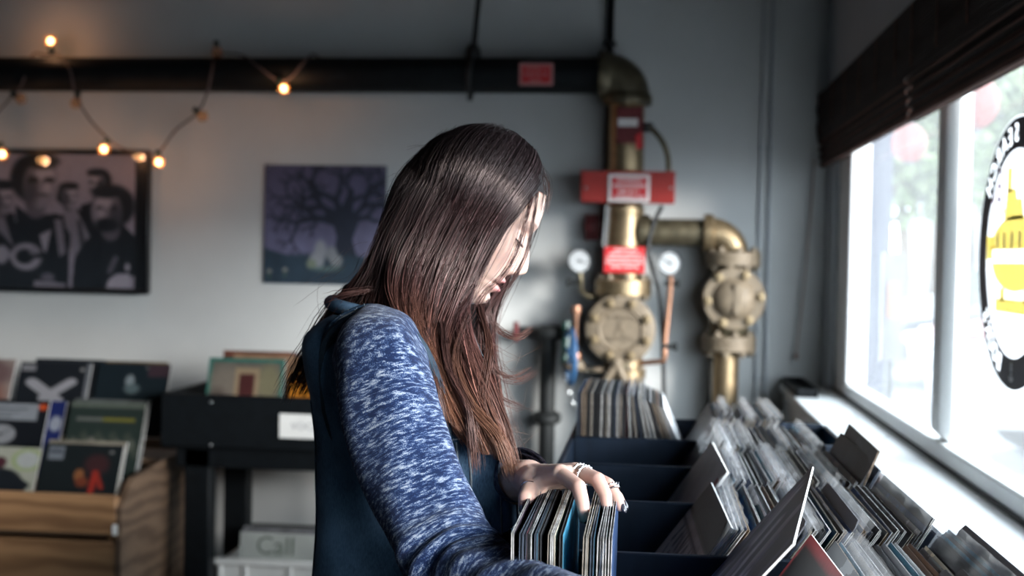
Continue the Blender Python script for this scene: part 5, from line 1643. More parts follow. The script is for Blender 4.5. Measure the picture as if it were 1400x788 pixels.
def head_surface(nphi=144, nz=190):
    z = np.r_[np.linspace(-.121, -.03, 110), np.linspace(-.0292, .111, nz - 110)]
    xf, xb, w = interp(PF, z), interp(PBk, z), np.maximum(interp(PWd, z), .003)
    # denser columns around the face
    ph = np.linspace(0, 2 * pi, nphi, endpoint=False)
    ph = ph - .55 * np.sin(ph)
    X = np.zeros((nz, nphi)); Y_ = np.zeros_like(X)
    xc = np.clip((xf + xb) / 2, -.01, .03)
    for j, a in enumerate(ph):
        c_, s_ = cos(a), sin(a)
        ex = 2 / 2.25
        cc_ = np.sign(c_) * abs(c_) ** ex; ss_ = np.sign(s_) * abs(s_) ** ex
        X[:, j] = xc + np.where(c_ >= 0, xf - xc, xc - xb) * cc_
        Y_[:, j] = w * ss_
    Z = np.repeat(z[:, None], nphi, 1)
    fr_ = np.clip((X - .02) / .03, 0, 1)
    ns = interp(NSg, Z.ravel()).reshape(Z.shape); nh = np.interp(Z, *zip(*sorted(NH)))
    nh = interp(NH, Z.ravel()).reshape(Z.shape) * ((Z > -.066) & (Z < .015))
    d = nh * np.exp(-np.abs(Y_ / ns) ** 2.2)
    for s_ in (-1, 1):
        d += .0085 * g(Y_ - s_ * .0125, .0062) * g(Z + .0515, .0065)                 # nostril wings
        d -= .0060 * g(Y_ - s_ * .0065, .0030) * g(Z + .0585, .0025)                 # nostrils
        d -= .0095 * g(Y_ - s_ * .026, .015) * g(Z + .004, .011)                      # eye sockets
        d += .0078 * g(Y_ - s_ * .031, .0125) * g(Z + .007, .0088)                    # eyeballs under the lids
        d -= .0016 * g(Y_ - s_ * .031, .014) * g(Z - .0015, .0016)                    # lid crease
        d += .0028 * g(Y_ - s_ * .026, .018) * g(Z - .015, .006)                      # brow
        d += .0032 * g(Y_ - s_ * .043, .017) * g(Z + .033, .016)                      # cheekbones
        d -= .0010 * g(Y_ - s_ * .024, .004) * g(Z + .074, .006)                      # mouth corners
    d += .0062 * g(Y_, .0175) * g(Z + .0705, .0042) - .0018 * g(Y_, .0035) * g(Z + .0655, .004)
    d += .0072 * g(Y_, .0150) * g(Z + .0845, .0048)
    d -= .0050 * g(Y_, .021) * g(Z + .0772, .0017)
    d -= .0025 * g(Y_, .016) * g(Z + .0935, .0035)
    d += .0015 * g(Y_, .014) * g(Z + .105, .008)
    d -= .0015 * g(Y_, .004) * g(Z + .061, .006)
    X = X + d * fr_
    col = np.tile(np.array([.60, .405, .335]), (nz, nphi, 1))
    lip = np.clip(g(Y_, .0195) ** .5 * (g(Z + .0705, .0050) + g(Z + .0842, .0058)) * 1.5 - .35, 0, 1) * (X > .06)
    col = col * (1 - lip[..., None]) + np.array([.42, .15, .15]) * lip[..., None]
    chk = .55 * g(np.abs(Y_) - .042, .018) * g(Z + .04, .018)
    col = col * (1 - chk[..., None] * .35) + np.array([.60, .30, .26]) * chk[..., None] * .35
    dk = np.clip(.9 * g(Y_ - .0065, .003) * g(Z + .0590, .0022) + .9 * g(Y_ + .0065, .003) * g(Z + .0590, .0022), 0, 1)[..., None]
    col = col * (1 - dk) + np.array([.12, .04, .035]) * dk
    lid = np.clip(.5 * sum(g(Y_ - s_ * .030, .014) * g(Z + .001, .006) for s_ in (-1, 1)), 0, 1)[..., None]
    col = col * (1 - .4 * lid) + np.array([.36, .20, .18]) * .4 * lid
    brow = np.clip(sum(g(Y_ - s_ * .030, .013) * g(Z - .0165 + .25 * (np.abs(Y_) - .03) ** 2 / .03, .0026) for s_ in (-1, 1)), 0, 1)[..., None] * (X > .04)[..., None]
    col = col * (1 - .75 * brow) + np.array([.06, .035, .03]) * .75 * brow
    return np.stack([X, Y_, Z], -1), col
TH_P, TH_Y = radians(27), radians(4)      # bowed head, turned a touch away from the lens
RH = np.array(Matrix.Rotation(TH_Y, 3, 'Z') @ Matrix.Rotation(TH_P, 3, 'Y'))
nas_loc = RH @ V(.0865, 0, -.003)
HC = at(725, 327, YC) - nas_loc           # head centre in the room
def hw(p): return HC + RH @ np.asarray(p, float)
HG, HCOL = head_surface()
Hp = HG.reshape(-1, 3) @ RH.T + HC
body = MB(); bcol = []
body.grid(Hp.reshape(HG.shape), close_u=True)
bcol.append(HCOL.reshape(-1, 3))
n0 = len(body.v)
SK = np.array([.56, .375, .31])
def ring_loft(mb, C_, A, B, ra, rb, n=28, cap=True):
    """rings at C_ spanned by unit vectors A, B with radii ra, rb"""
    k = len(C_)
    w = np.linspace(0, 2 * pi, n, endpoint=False)
    G = np.asarray(C_)[:, None] + np.asarray(A)[:, None] * (np.cos(w)[None, :, None] * np.asarray(ra)[:, None, None]) + np.asarray(B)[:, None] * (np.sin(w)[None, :, None] * np.asarray(rb)[:, None, None])
    mb.grid(G, close_u=True)
    b = len(mb.v) - k * n
    if cap:
        mb.f.append(tuple(b + i for i in range(n))); mb.f.append(tuple(b + (k - 1) * n + i for i in range(n))); mb.m += [0, 0]
    return G
# neck
n_top = hw((-.020, 0, -.035)); n_mid = hw((-.022, 0, -.085)); 
nb = at(535, 432, YC)
nk = catmull(np.array([n_top, n_mid * .55 + (nb + V(.03, 0, .03)) * .45, nb, nb - V(.01, 0, .05)]), 14)
T_, N_, B_ = frames(nk)
ring_loft(body, nk, N_, B_, np.interp(np.linspace(0, 1, 14), [0, .4, .75, 1], [.052, .051, .056, .075]), np.interp(np.linspace(0, 1, 14), [0, .4, .75, 1], [.050, .050, .056, .085]), 32)
# trunk, built a little inside the clothes
def Wp(px, py, y=1.66): return at(px, py, y)
TR = [(424, 533, .052, .070), (440, 528, .072, .120), (462, 528, .092, .150), (500, 540, .105, .158), (550, 554, .110, .155), (610, 560, .108, .148), (680, 560, .108, .142), (760, 562, .118, .152), (860, 565, .125, .165), (940, 566, .115, .165)]
def trunk_rings(extra, n_):
    tb = np.array([[*Wp(px, py), hx + extra, hy + extra] for py, px, hx, hy in TR])
    return catmull(tb, n_)
rr = trunk_rings(-.012, 30)
ring_loft(body, rr[:, :3], np.tile(V(1, 0, 0), (30, 1)), np.tile(V(0, 1, 0), (30, 1)), rr[:, 3], rr[:, 4], 40)
hipz = rr[-1, 2]; hipx = rr[-1, 0]
for s_ in (-1, 1):
    lg = catmull(np.array([(hipx, 1.66 + s_ * .085, hipz + .05), (hipx + .01, 1.66 + s_ * .09, .46), (hipx - .01, 1.66 + s_ * .095, .10), (hipx - .005, 1.66 + s_ * .10, .05)]), 16)
    T_, N_, B_ = frames(lg)
    r_ = np.interp(np.linspace(0, 1, 16), [0, .5, .62, .95, 1], [.088, .056, .058, .036, .034])
    ring_loft(body, lg, N_, B_, r_, r_, 20)

# hands: capsule chains fused into one skin
def capsules(mb, chain, rad):
    for (p, r0), (q, r1) in zip(list(zip(chain, rad))[:-1], list(zip(chain, rad))[1:]):
        mb.cyl(p, q, r0, r1, 14)
    for p, r0 in zip(chain, rad): mb.sphere(p, r0, 14, 10)
def make_hand(wrist, elbow, fingers, thumb, voxel=.0016):
    mb = MB()
    capsules(mb, [elbow, elbow + (wrist - elbow) * .55, wrist], [.038, .034, .0245])
    side = nrm(np.cross(wrist - elbow, V(0, 0, 1)))
    for f, frad in fingers:
        capsules(mb, f, frad)
        m_ = (wrist + f[0]) / 2
        capsules(mb, [wrist + (f[0] - wrist) * .05, m_, f[0]], [.0185, .0145, frad[0] * 1.18])
    for a, b in zip(fingers[:-1], fingers[1:]):      # flesh between the knuckles
        capsules(mb, [wrist + ((a[0][0] + b[0][0]) / 2 - wrist) * .2, (a[0][0] + b[0][0]) / 2], [.018, .0098])
    capsules(mb, *thumb)
    th = thumb[0]
    capsules(mb, [wrist, (wrist + th[1]) / 2 + (fingers[0][0][0] - wrist) * .12, th[1]], [.021, .0195, .013])
    capsules(mb, [th[1], (th[1] + fingers[0][0][0]) / 2 + (wrist - th[1]) * .15, fingers[0][0][0]], [.0105, .0095, .0100])
    return remesh(mb, voxel, 7)
LW = at(722, 656, 1.500)
LE = at(640, 672, 1.735)
ZT = .808 + LP                                  # top edges of the upright sleeves
fi = [at(766, 648, 1.428), at(791, 666, 1.392), at(797, 690, 1.380), at(799, 709, 1.377)]
fm = [at(786, 646, 1.450), at(817, 656, 1.418), at(828, 678, 1.405), at(830, 694, 1.400)]
fr4 = [at(799, 648, 1.474), at(831, 663, 1.445), at(843, 681, 1.433), at(848, 693, 1.428)]
fp = [at(806, 653, 1.496), at(834, 668, 1.476), at(845, 680, 1.468), at(850, 689, 1.464)]
LF = [(fi, [.0098, .0088, .0078, .0066]), (fm, [.0100, .0089, .0078, .0066]), (fr4, [.0096, .0085, .0075, .0063]), (fp, [.0088, .0074, .0065, .0056])]
th_l = [at(722, 660, 1.478), at(727, 668, 1.450), at(720, 680, 1.430), at(718, 694, 1.422)]
LT = (th_l, [.016, .0125, .0105, .0082])
hv, hf = make_hand(LW, LE, LF, LT)
body.add(hv, hf)
# right hand, low in front of the bin
RWr = at(905, 865, 1.115); REl = at(700, 820, 1.27)
def rel(p, dx, dy, dz): return p + V(dx, dy, dz)
RF = []
for k, (dy, L_) in enumerate(((.045, 1.0), (.022, 1.08), (0, 1.0), (-.02, .82))):
    b = rel(RWr, .082 - .004 * k, dy - .012, .004 - .004 * k)
    RF.append(([b, rel(b, .036 * L_, .012, -.006), rel(b, .055 * L_, .018, -.024), rel(b, .062 * L_, .02, -.042)], [.0098, .0088, .0077, .0065]))
RT = ([rel(RWr, .022, .022, -.004), rel(RWr, .045, .046, -.012), rel(RWr, .072, .056, -.020), rel(RWr, .092, .056, -.026)], [.016, .0125, .0105, .0082])
hv2, hf2 = make_hand(RWr, REl, RF, RT, .0022)
body.add(hv2, hf2)
ob = build('body', body, MT['skin'], per, angle=180)
cols = np.vstack(bcol + [np.tile(SK, (len(body.v) - n0, 1))])
# knuckles and fingertips a little redder
allv = np.array(body.v)
for c_, rad_ in [(f[0][k], .014) for f in LF for k in (1, 3)] + [(th_l[3], .014)]:
    w_ = np.exp(-(np.linalg.norm(allv - c_, axis=1) / rad_) ** 2)[:, None] * .35
    cols = cols * (1 - w_) + np.array([.55, .27, .24]) * w_
set_colors(ob, cols)
BODY = ob

# nails
def nail(f, r, up):
    d = nrm(f[3] - f[2]); n_ = nrm(np.asarray(up, float) - d * np.dot(up, d)); s_ = np.cross(d, n_)
    mb = MB().sphere(f[3] + n_ * r * .62 + d * .003, (.0072, r * .62, .0026), 14, 8, R=np.stack([d, s_, n_], 1))
    build('fingernail', mb, MT['nail_polish'], per)
nail(fi, .0066, (.75, -.45, .2)); nail(fm, .0066, (.75, -.55, .2)); nail(fr4, .0063, (.72, -.6, .2)); nail(fp, .0056, (.75, -.45, .2)); nail(th_l, .0082, (-.3, -.9, .1))
# rings
def finger_ring(f, k, t_, R_, r_, beads=False):
    p = f[k] + (f[k + 1] - f[k]) * t_; ax = f[k + 1] - f[k]
    mb = MB().torus(p, ax, R_, r_, 28, 8)
    if beads:
        a = nrm(np.cross(ax, V(0, 0, 1))); b = np.cross(nrm(ax), a)
        for q in range(7):
            w_ = -1.2 + q * .4
            mb.sphere(p + (V(0, 0, 1) * cos(w_) + nrm(np.cross(ax, V(0, 0, 1))) * sin(w_)) * (R_ + r_ * .8), r_ * 1.3, 8, 6)
    build('finger_ring', mb, MT['chrome'], per)
finger_ring(fm, 0, .22, .0112, .0011, True); finger_ring(fm, 0, .45, .0108, .0012, True)
finger_ring(th_l, 1, .25, .0122, .0007); finger_ring(fr4, 1, .55, .0092, .0012, True)

# eyelashes (near and far eye)
def srf(y, z):
    i = np.argmin((HG[..., 1] - y) ** 2 + (HG[..., 2] - z) ** 2 + 1e3 * (HG[..., 0] < .03))
    return HG.reshape(-1, 3)[i]
for s_ in (-1, 1):
    mb = MB()
    base = [srf(s_ * y, z) + V(.0006, 0, 0) for y, z in ((.019, -.0125), (.025, -.0145), (.031, -.0152), (.037, -.0140), (.042, -.0115))]
    cu = catmull(np.array(base), 22)
    mb.tube([hw(p) for p in cu], .00075, 6)
    for k in range(22):
        p = cu[k]; f_ = k / 21
        dv = V(.0075, s_ * (.002 + .006 * (f_ - .3)), -.0030)
        q = p + dv * (.7 + .5 * f_)
        mb.tube([hw(p), hw((p + q) / 2 + V(0, 0, -.0012)), hw(q)], [.00040, .0003, .00012], 4)
    build('eyelashes', mb, MT['lash'], per)
# ear on the near side (mostly under the hair)
mb = MB()
for s_ in (-1, 1):
    mb.sphere(hw((-.008, s_ * .068, -.018)), (.018, .006, .030), 14, 10, R=RH)
    mb.torus(hw((-.010, s_ * .071, -.014)), RH @ V(0, 1, 0), .019, .0045, 20, 8, sx=.75)
eo = build('ears', mb, MT['skin'], per); set_colors(eo, np.tile(SK, (len(mb.v), 1)))

# ------------------------------------------------------------------ clothes
def cloth_uv_mat(name, stops, sx, sy, fine, rough=.9, bmp=.5, dist=.003, fineamp=.5):
    """heathered knit: streaks run across the sleeve, speckled with fibres"""
    m, nt, bs, out = nodes_of(name)
    uv = nt.nodes.new('ShaderNodeUVMap')
    n1 = noise(nt, 1.0, 5, .62, vec=uv.outputs[0], stretch=(sx, sy, 1))
    n2 = noise(nt, fine, 3, .7, vec=uv.outputs[0])
    n3 = noise(nt, 1.0, 3, .6, vec=uv.outputs[0], stretch=(sx * .25, sy * .22, 1))
    m1 = nt.nodes.new('ShaderNodeMath'); m1.operation = 'MULTIPLY_ADD'; m1.inputs[1].default_value = fineamp
    nt.links.new(n2.outputs[0], m1.inputs[0])
    m2 = nt.nodes.new('ShaderNodeMath'); m2.operation = 'MULTIPLY_ADD'; m2.inputs[1].default_value = .35
    nt.links.new(n3.outputs[0], m2.inputs[0]); nt.links.new(n1.outputs[0], m2.inputs[2])
    nt.links.new(m2.outputs[0], m1.inputs[2])
    sb = nt.nodes.new('ShaderNodeMath'); sb.operation = 'SUBTRACT'; sb.inputs[1].default_value = .40
    nt.links.new(m1.outputs[0], sb.inputs[0])
    r = ramp(nt, sb.outputs[0], stops)
    nt.links.new(r.outputs[0], bs.inputs['Base Color'])
    bs.inputs['Roughness'].default_value = rough
    bs.inputs['Specular IOR Level'].default_value = .15
    bs.inputs['Sheen Weight'].default_value = .08
    bs.inputs['Sheen Roughness'].default_value = .5
    bump(nt, bs, m1.outputs[0], bmp, dist)
    MT[name] = m
cloth_uv_mat('heather_knit', [(.50, (.006, .014, .050)), (.585, (.014, .034, .105)), (.645, (.085, .125, .22)), (.74, (.30, .34, .41))], 80, 270, 800, fineamp=.60)
def denim_mat(name, c0, c1):
    m, nt, bs, out = nodes_of(name)
    n1 = noise(nt, 9, 5, .6); n2 = noise(nt, 700, 2, .5, stretch=(1, 1, .25))
    m1 = nt.nodes.new('ShaderNodeMath'); m1.operation = 'MULTIPLY_ADD'; m1.inputs[1].default_value = .35
    nt.links.new(n2.outputs[0], m1.inputs[0]); nt.links.new(n1.outputs[0], m1.inputs[2])
    r = ramp(nt, m1.outputs[0], [(.45, c0), (.9, c1)])
    nt.links.new(r.outputs[0], bs.inputs['Base Color']); bs.inputs['Roughness'].default_value = .85
    bs.inputs['Specular IOR Level'].default_value = .2
    bump(nt, bs, m1.outputs[0], .3, .0015); MT[name] = m
denim_mat('denim', (.012, .030, .060), (.115, .205, .32))
mat('frame_cloth', (.008, .010, .014), .9, var=.2, spec=.1)
mat('thread', (.22, .25, .28), .8, var=.2, scale=200)
denim_mat('seam_denim', (.010, .018, .032), (.05, .075, .10))
denim_mat('jeans_denim', (.010, .016, .03), (.03, .045, .08))

def loft_uv(name, m, path, rad, parent, n=48, k=90, wr=None, squash=None, closed=True, uvs=1.0):
    """tube garment with a UV map (u round the limb, v along it) and modelled creases"""
    P_ = catmull(np.array([list(p) + [r] for p, r in zip(path, rad)]), k)
    C_, R_ = P_[:, :3], P_[:, 3]
    T_, N_, B_ = frames(C_)
    s = np.r_[0, np.cumsum(np.linalg.norm(np.diff(C_, axis=0), axis=1))]
    w = np.linspace(pi, 3 * pi, n + 1)
    rr_ = R_[:, None] * np.ones((k, n + 1))
    if wr is not None: rr_ = rr_ + wr(s[:, None] / s[-1], w[None, :])
    sq = 1.0 if squash is None else squash
    G = C_[:, None] + N_[:, None] * (np.cos(w)[None, :, None] * rr_[..., None]) + B_[:, None] * (np.sin(w)[None, :, None] * rr_[..., None] * sq)
    uv = np.stack(np.broadcast_arrays((w * .055)[None, :], s[:, None]), -1) * uvs
    return G, uv
def grids_to_obj(name, grids, m, parent):
    vs, fs, uvl = [], [], []
    b = 0
    for G, uv in grids:
        r, c = G.shape[:2]
        vs.append(G.reshape(-1, 3))
        i, j = np.meshgrid(np.arange(r - 1), np.arange(c - 1), indexing='ij')
        q = np.stack([i * c + j, i * c + j + 1, (i + 1) * c + j + 1, (i + 1) * c + j], -1).reshape(-1, 4)
        fs.append(q + b); uvl.append(uv.reshape(-1, 2)[q.ravel()]); b += r * c
    v = np.vstack(vs) - WLOC[parent.name]; f = np.vstack(fs)
    me = bpy.data.meshes.new(name)
    me.from_pydata(v.tolist(), [], f.tolist())
    l = me.uv_layers.new(name='UVMap'); l.data.foreach_set('uv', np.vstack(uvl).ravel())
    me.materials.append(m); me.polygons.foreach_set('use_smooth', [True] * len(me.polygons)); me.update()
    o = bpy.data.objects.new(name, me); COL.objects.link(o); o.parent = parent; WLOC[o.name] = WLOC[parent.name]
    return o

# near sleeve
SP = [at(528, 468, 1.58), at(520, 474, 1.52), at(521, 498, 1.462), at(534, 560, 1.435), at(553, 620, 1.415), at(577, 680, 1.392), at(602, 738, 1.366), at(634, 786, 1.330), at(686, 813, 1.278), at(744, 832, 1.222), at(806, 848, 1.168), at(862, 858, 1.130)]
SRd = [.040, .052, .0575, .0585, .0575, .0555, .0545, .0525, .0480, .0435, .0395, .034]
def near_wr(s, w):
    f = .0022 * np.sin(s * 46 + 2.2 * np.sin(w + .6)) * np.clip(1 - np.abs(s - .58) / .22, 0, 1)
    f = f + .0050 * np.sin(s * 120 + 1.6 * np.sin(w * 1.0 + 1)) * np.exp(-((s - .585) / .055) ** 2) * (.55 + .45 * np.cos(w - 1.0))
    f = f + .0028 * np.sin(s * 85 + 3 * np.sin(w)) * np.exp(-((s - .74) / .12) ** 2)
    f = f + .0022 * np.sin(w * 3 + s * 9) + .0016 * np.sin(w * 5 - s * 21 + 1)
    f = f + .0035 * np.sin(s * 38 + w * 2) * np.exp(-((s - .16) / .06) ** 2)
    return f
G1, U1 = loft_uv('s', None, SP, SRd, per, 56, 150, near_wr)
# far sleeve
FPth = [at(545, 470, 1.76), at(550, 480, 1.815), at(575, 545, 1.845), at(605, 620, 1.83), at(640, 668, 1.755), at(682, 664, 1.62), at(703, 654, 1.560), at(712, 651, 1.535)]
FR = [.045, .056, .056, .053, .048, .040, .033, .0315]
G2, U2 = loft_uv('s', None, FPth, FR, per, 40, 80, lambda s, w: .0025 * np.sin(s * 60 + 2 * np.sin(w)) + .0014 * np.sin(w * 4 + s * 10))
cuffp = [at(700, 654, 1.572), at(708, 651, 1.545), at(715, 649, 1.522)]
G3, U3 = loft_uv('s', None, cuffp, [.0325, .0340, .0335], per, 40, 14, lambda s, w: .0012 * np.sin(w * 3))
# sweater trunk
def trunk_grid(extra, k, n, phi0, phi1, wrf=None, z_from=0, z_to=1.0, power=2.35):
    rr_ = trunk_rings(extra, k)
    rr_ = rr_[int(z_from * k):max(int(z_to * k), 2)]
    w = np.linspace(phi0, phi1, n)
    ex = 2 / power
    cw, sw = np.sign(np.cos(w)) * np.abs(np.cos(w)) ** ex, np.sign(np.sin(w)) * np.abs(np.sin(w)) ** ex
    s = np.linspace(z_from, z_to, len(rr_))
    e = np.zeros((len(rr_), n)) if wrf is None else wrf(s[:, None], w[None, :])
    G = np.stack([rr_[:, 0:1] + cw * (rr_[:, 3:4] + e), rr_[:, 1:2] - sw * (rr_[:, 4:5] + e), np.repeat(rr_[:, 2:3], n, 1)], -1)
    uv = np.stack(np.broadcast_arrays(w[None, :] * .15, -rr_[:, 2:3]), -1)
    return G, uv
G4, U4 = trunk_grid(-.004, 50, 64, 0, 2 * pi, lambda s, w: .002 * np.sin(w * 4 + s * 12), 0, .52)
G5, U5 = trunk_grid(-.002, 50, 64, 0, 2 * pi, lambda s, w: .002 * np.sin(w * 3 + s * 20), .40, .97)
# crew collar of the sweater
colp = []
for a in np.linspace(0, 2 * pi, 29):
    colp.append(at(536, 424, YC) + V(.060 * cos(a), .066 * sin(a), .012 + .010 * cos(a - pi) + .004))
SW = grids_to_obj('sweater', [(G1, U1), (G2, U2), (G3, U3), (G4, U4)], MT['heather_knit'], per)
mb = MB().tube(colp, .0085, 10, cap=False)
grids_to_obj('black_top', [(G5, U5)], MT['frame_cloth'], per)
sub_parent(build('sweater_collar', mb, MT['jeans_denim'], per), SW)

# denim vest, open at the front
def vest_wr(s, w):
    f = .0022 * np.sin(w * 3 + s * 14) + .002 * np.sin(w * 7 - s * 25) * np.clip(s - .2, 0, 1)
    near_front = np.clip(cos_d(w, .45), 0, 1) ** 3
    f = f + .006 * near_front * np.sin(s * 11 + 1) + .012 * np.clip(cos_d(w, 2 * pi - .25), 0, 1) ** 6 * np.clip((s - .2) * 2, 0, 1)
    f = f + .010 * np.clip(cos_d(w, .35), 0, 1) ** 5 * np.clip((s - .45) * 2, 0, 1)
    f = f + .006 * np.clip(cos_d(w, pi - .2), 0, 1) ** 4 * np.clip((s - .5) * 2, 0, 1) * np.sin(s * 17)
    return f
def cos_d(w, c_): return np.cos(w - c_)
PH0, PH1 = radians(20), radians(360 - 9)
GV, UV_ = trunk_grid(.010, 90, 120, PH0, PH1, vest_wr, .02, .93)
# near panel hangs forward to its own edge; its hem ends higher than the back
ex_py = np.array([424, 458, 500, 560, 620, 680, 760, 940]); ex_px = np.array([640, 648, 666, 688, 701, 708, 712, 714]); ex_y = np.array([1.600, 1.585, 1.570, 1.555, 1.545, 1.540, 1.540, 1.540])
pyz = np.array([at(600, q, 1.60)[2] for q in ex_py])
E_ = np.array([at(np.interp(-z, -pyz, ex_px), np.interp(-z, -pyz, ex_py), np.interp(-z, -pyz, ex_y)) for z in GV[:, 0, 2]])
wcol = np.linspace(PH0, PH1, 120)
tw_ = np.clip(1 - (wcol - PH0) / radians(42), 0, 1); tw_ = tw_ * tw_ * (3 - 2 * tw_)
dE = (E_ - GV[:, 0]); dE[:, 2] = 0
GV = GV + tw_[None, :, None] * dE[:, None, :]
z_top = GV[0, :, 2]; zh_ = at(600, 706, 1.55)[2]
hem = np.interp(np.degrees(wcol), [20, 45, 62, 90, 360], [zh_, zh_ - .03, zh_ - .07, GV[-1, 0, 2], GV[-1, 0, 2]])
for j_ in range(120):
    zo = GV[:, j_, 2].copy(); zn = np.linspace(0, 1, len(zo)); 
    sel_ = zo[0] + (hem[j_] - zo[0]) * (zo - zo[0]) / (zo[-1] - zo[0])
    for q in range(2): GV[:, j_, q] = np.interp(-sel_, -zo, GV[:, j_, q])
    GV[:, j_, 2] = sel_
GVi = GV.copy()
ctr = GV.mean(axis=1, keepdims=True)
GVi = ctr + (GV - ctr) * np.array([.972, .976, 1.0])
vg = [(GV, UV_), (GVi[:, ::-1], UV_[:, ::-1])]
for a, b in ((GV[:, :1], GVi[:, :1]), (GV[:, -1:], GVi[:, -1:])):
    G = np.concatenate([a, b], 1); vg.append((G, np.zeros(G.shape[:2] + (2,))))
for a, b in ((GV[:1], GVi[:1]), (GV[-1:], GVi[-1:])):
    G = np.concatenate([a, b], 0); vg.append((G, np.zeros(G.shape[:2] + (2,))))
VEST = grids_to_obj('denim_vest', vg, MT['denim'], per)
def vpart(name, mb, m): return sub_parent(build(name, mb, MT[m], per), VEST)
i0 = 6
for col_, nm in ((0, 'front_edge'), (-1, 'front_edge')):
    e_ = GV[i0:, col_]; vpart(nm, MB().tube(e_[::3], .0017, 6), 'thread')
    c2_ = GV[i0:, 4 if col_ == 0 else -5]
    vpart('placket_stitch', MB().tube(c2_[::3] + V(0, -.0012 if col_ == 0 else .0012, 0), .0009, 5), 'thread')
def at_phi(ph):  # column of the vest at an angle
    return int(round((ph - PH0) / (PH1 - PH0) * 119))
for dg in (46, 50, 150):
    c_ = GV[20:, at_phi(radians(dg))]
    nrm_ = V(cos(radians(dg)), -sin(radians(dg)), 0) * .0012
    vpart('seam_stitch', MB().tube(c_[::3] + nrm_, .0011, 5), 'thread' if dg < 100 else 'seam_denim')
# chest pocket flap on the near front
def vs_(ph, s): return GV[int(s * 89), at_phi(radians(ph))]
fl_, fl_out = [], []
for s_, a_ in ((.42, 1), (.425, 0), (.44, 0), (.46, .3)):
    pass
pk = np.array([[vs_(ph, s) + nrm(V(cos(radians(ph)), -sin(radians(ph)), 0)) * .0030 for ph in np.linspace(28, 56, 8)] for s in np.linspace(.40, .455, 5)])
pk[-1, :, 2] -= .012 * np.sin(np.linspace(0, pi, 8))
pk2 = pk + np.array([nrm(V(cos(radians(ph)), -sin(radians(ph)), 0)) * .003 for ph in np.linspace(28, 56, 8)])[None]
mb = MB().grid(pk2); mb.grid(pk); mb.grid(np.stack([pk[0], pk2[0]])); mb.grid(np.stack([pk[-1], pk2[-1]])); mb.grid(np.stack([pk[:, 0], pk2[:, 0]])); mb.grid(np.stack([pk[:, -1], pk2[:, -1]]))
vpart('pocket_flap', mb, 'denim')
vpart('flap_stitch', MB().tube(pk2[-1] + V(0, -.001, .004), .001, 5), 'thread')
vpart('pocket_button', MB().sphere(pk2[-2, 4] + V(.002, -.003, 0), .006, 12, 8), 'copper')
# armhole band and frayed yoke
arm = [at(px, py, yy) for px, py, yy in ((448, 560, 1.53), (444, 510, 1.515), (447, 474, 1.51), (462, 450, 1.505), (488, 437, 1.500), (516, 434, 1.497), (545, 444, 1.495), (572, 470, 1.493), (592, 510, 1.495), (606, 560, 1.50), (604, 620, 1.51), (560, 660, 1.52), (500, 640, 1.52), (462, 600, 1.53))]
arm = catmull(np.array(arm + [arm[0]]), 80)
vpart('armhole_band', MB().tube(arm, .0085, 8), 'seam_denim')
sh = [at(px, py, yy) for px, py, yy in ((452, 452, 1.53), (470, 436, 1.525), (500, 424, 1.522), (530, 428, 1.52), (552, 444, 1.52))]
sh = catmull(np.array(sh), 24)
vpart('shoulder_seam', MB().tube(sh, .0075, 8), 'denim')
vpart('shoulder_stitch', MB().tube(sh + V(0, -.007, .002), .0010, 5), 'thread')
col_v = []
for a in np.linspace(.55, 2 * pi - .55, 26):
    col_v.append(at(528, 430, YC) + V(.074 * cos(a), .092 * sin(a), .004 - .012 * cos(a)))
vpart('vest_collar', MB().tube(col_v, .0095, 10), 'denim')
# jeans and shoes (below the frame)
jl = []
for s_ in (-1, 1):
    Pj = [(hipx, 1.66 + s_ * .085, hipz + .14), (hipx, 1.66 + s_ * .09, hipz - .02), (hipx + .01, 1.66 + s_ * .092, .46), (hipx - .01, 1.66 + s_ * .096, .08)]
    jl.append(loft_uv('j', None, Pj, [.112, .104, .070, .055], per, 28, 40, lambda s, w: .002 * np.sin(s * 50 + w * 2)))
grids_to_obj('jeans', jl, MT['jeans_denim'], per)
for s_ in (-1, 1):
    mb = MB()
    c_ = V(hipx + .055, 1.66 + s_ * .10, 0)
    mb.sphere(c_ + V(0, 0, .045), (.135, .046, .045), 20, 12); mb.sphere(c_ + V(-.07, 0, .075), (.05, .042, .05), 16, 10)
    sh_ = build('shoe', mb, MT['frame_black'], per)
    sub_parent(build('sole', MB().box(c_ + V(0, 0, .009), (.27, .085, .018), None, 0, .006), MT['paper_white'], per), sh_)
# frayed fluff where the yoke seam is worn
mb = MB()
rf = random.Random(5)
for k in range(60):
    p = sh[rf.randrange(len(sh))] + V(rf.uniform(-.006, .006), -.008, rf.uniform(-.006, .006))
    mb.tube([p, p + V(rf.uniform(-.002, .002), -.001, rf.uniform(-.003, .003))], .0003, 3)
o = vpart('frayed_threads', mb, 'thread'); o['kind'] = 'stuff'

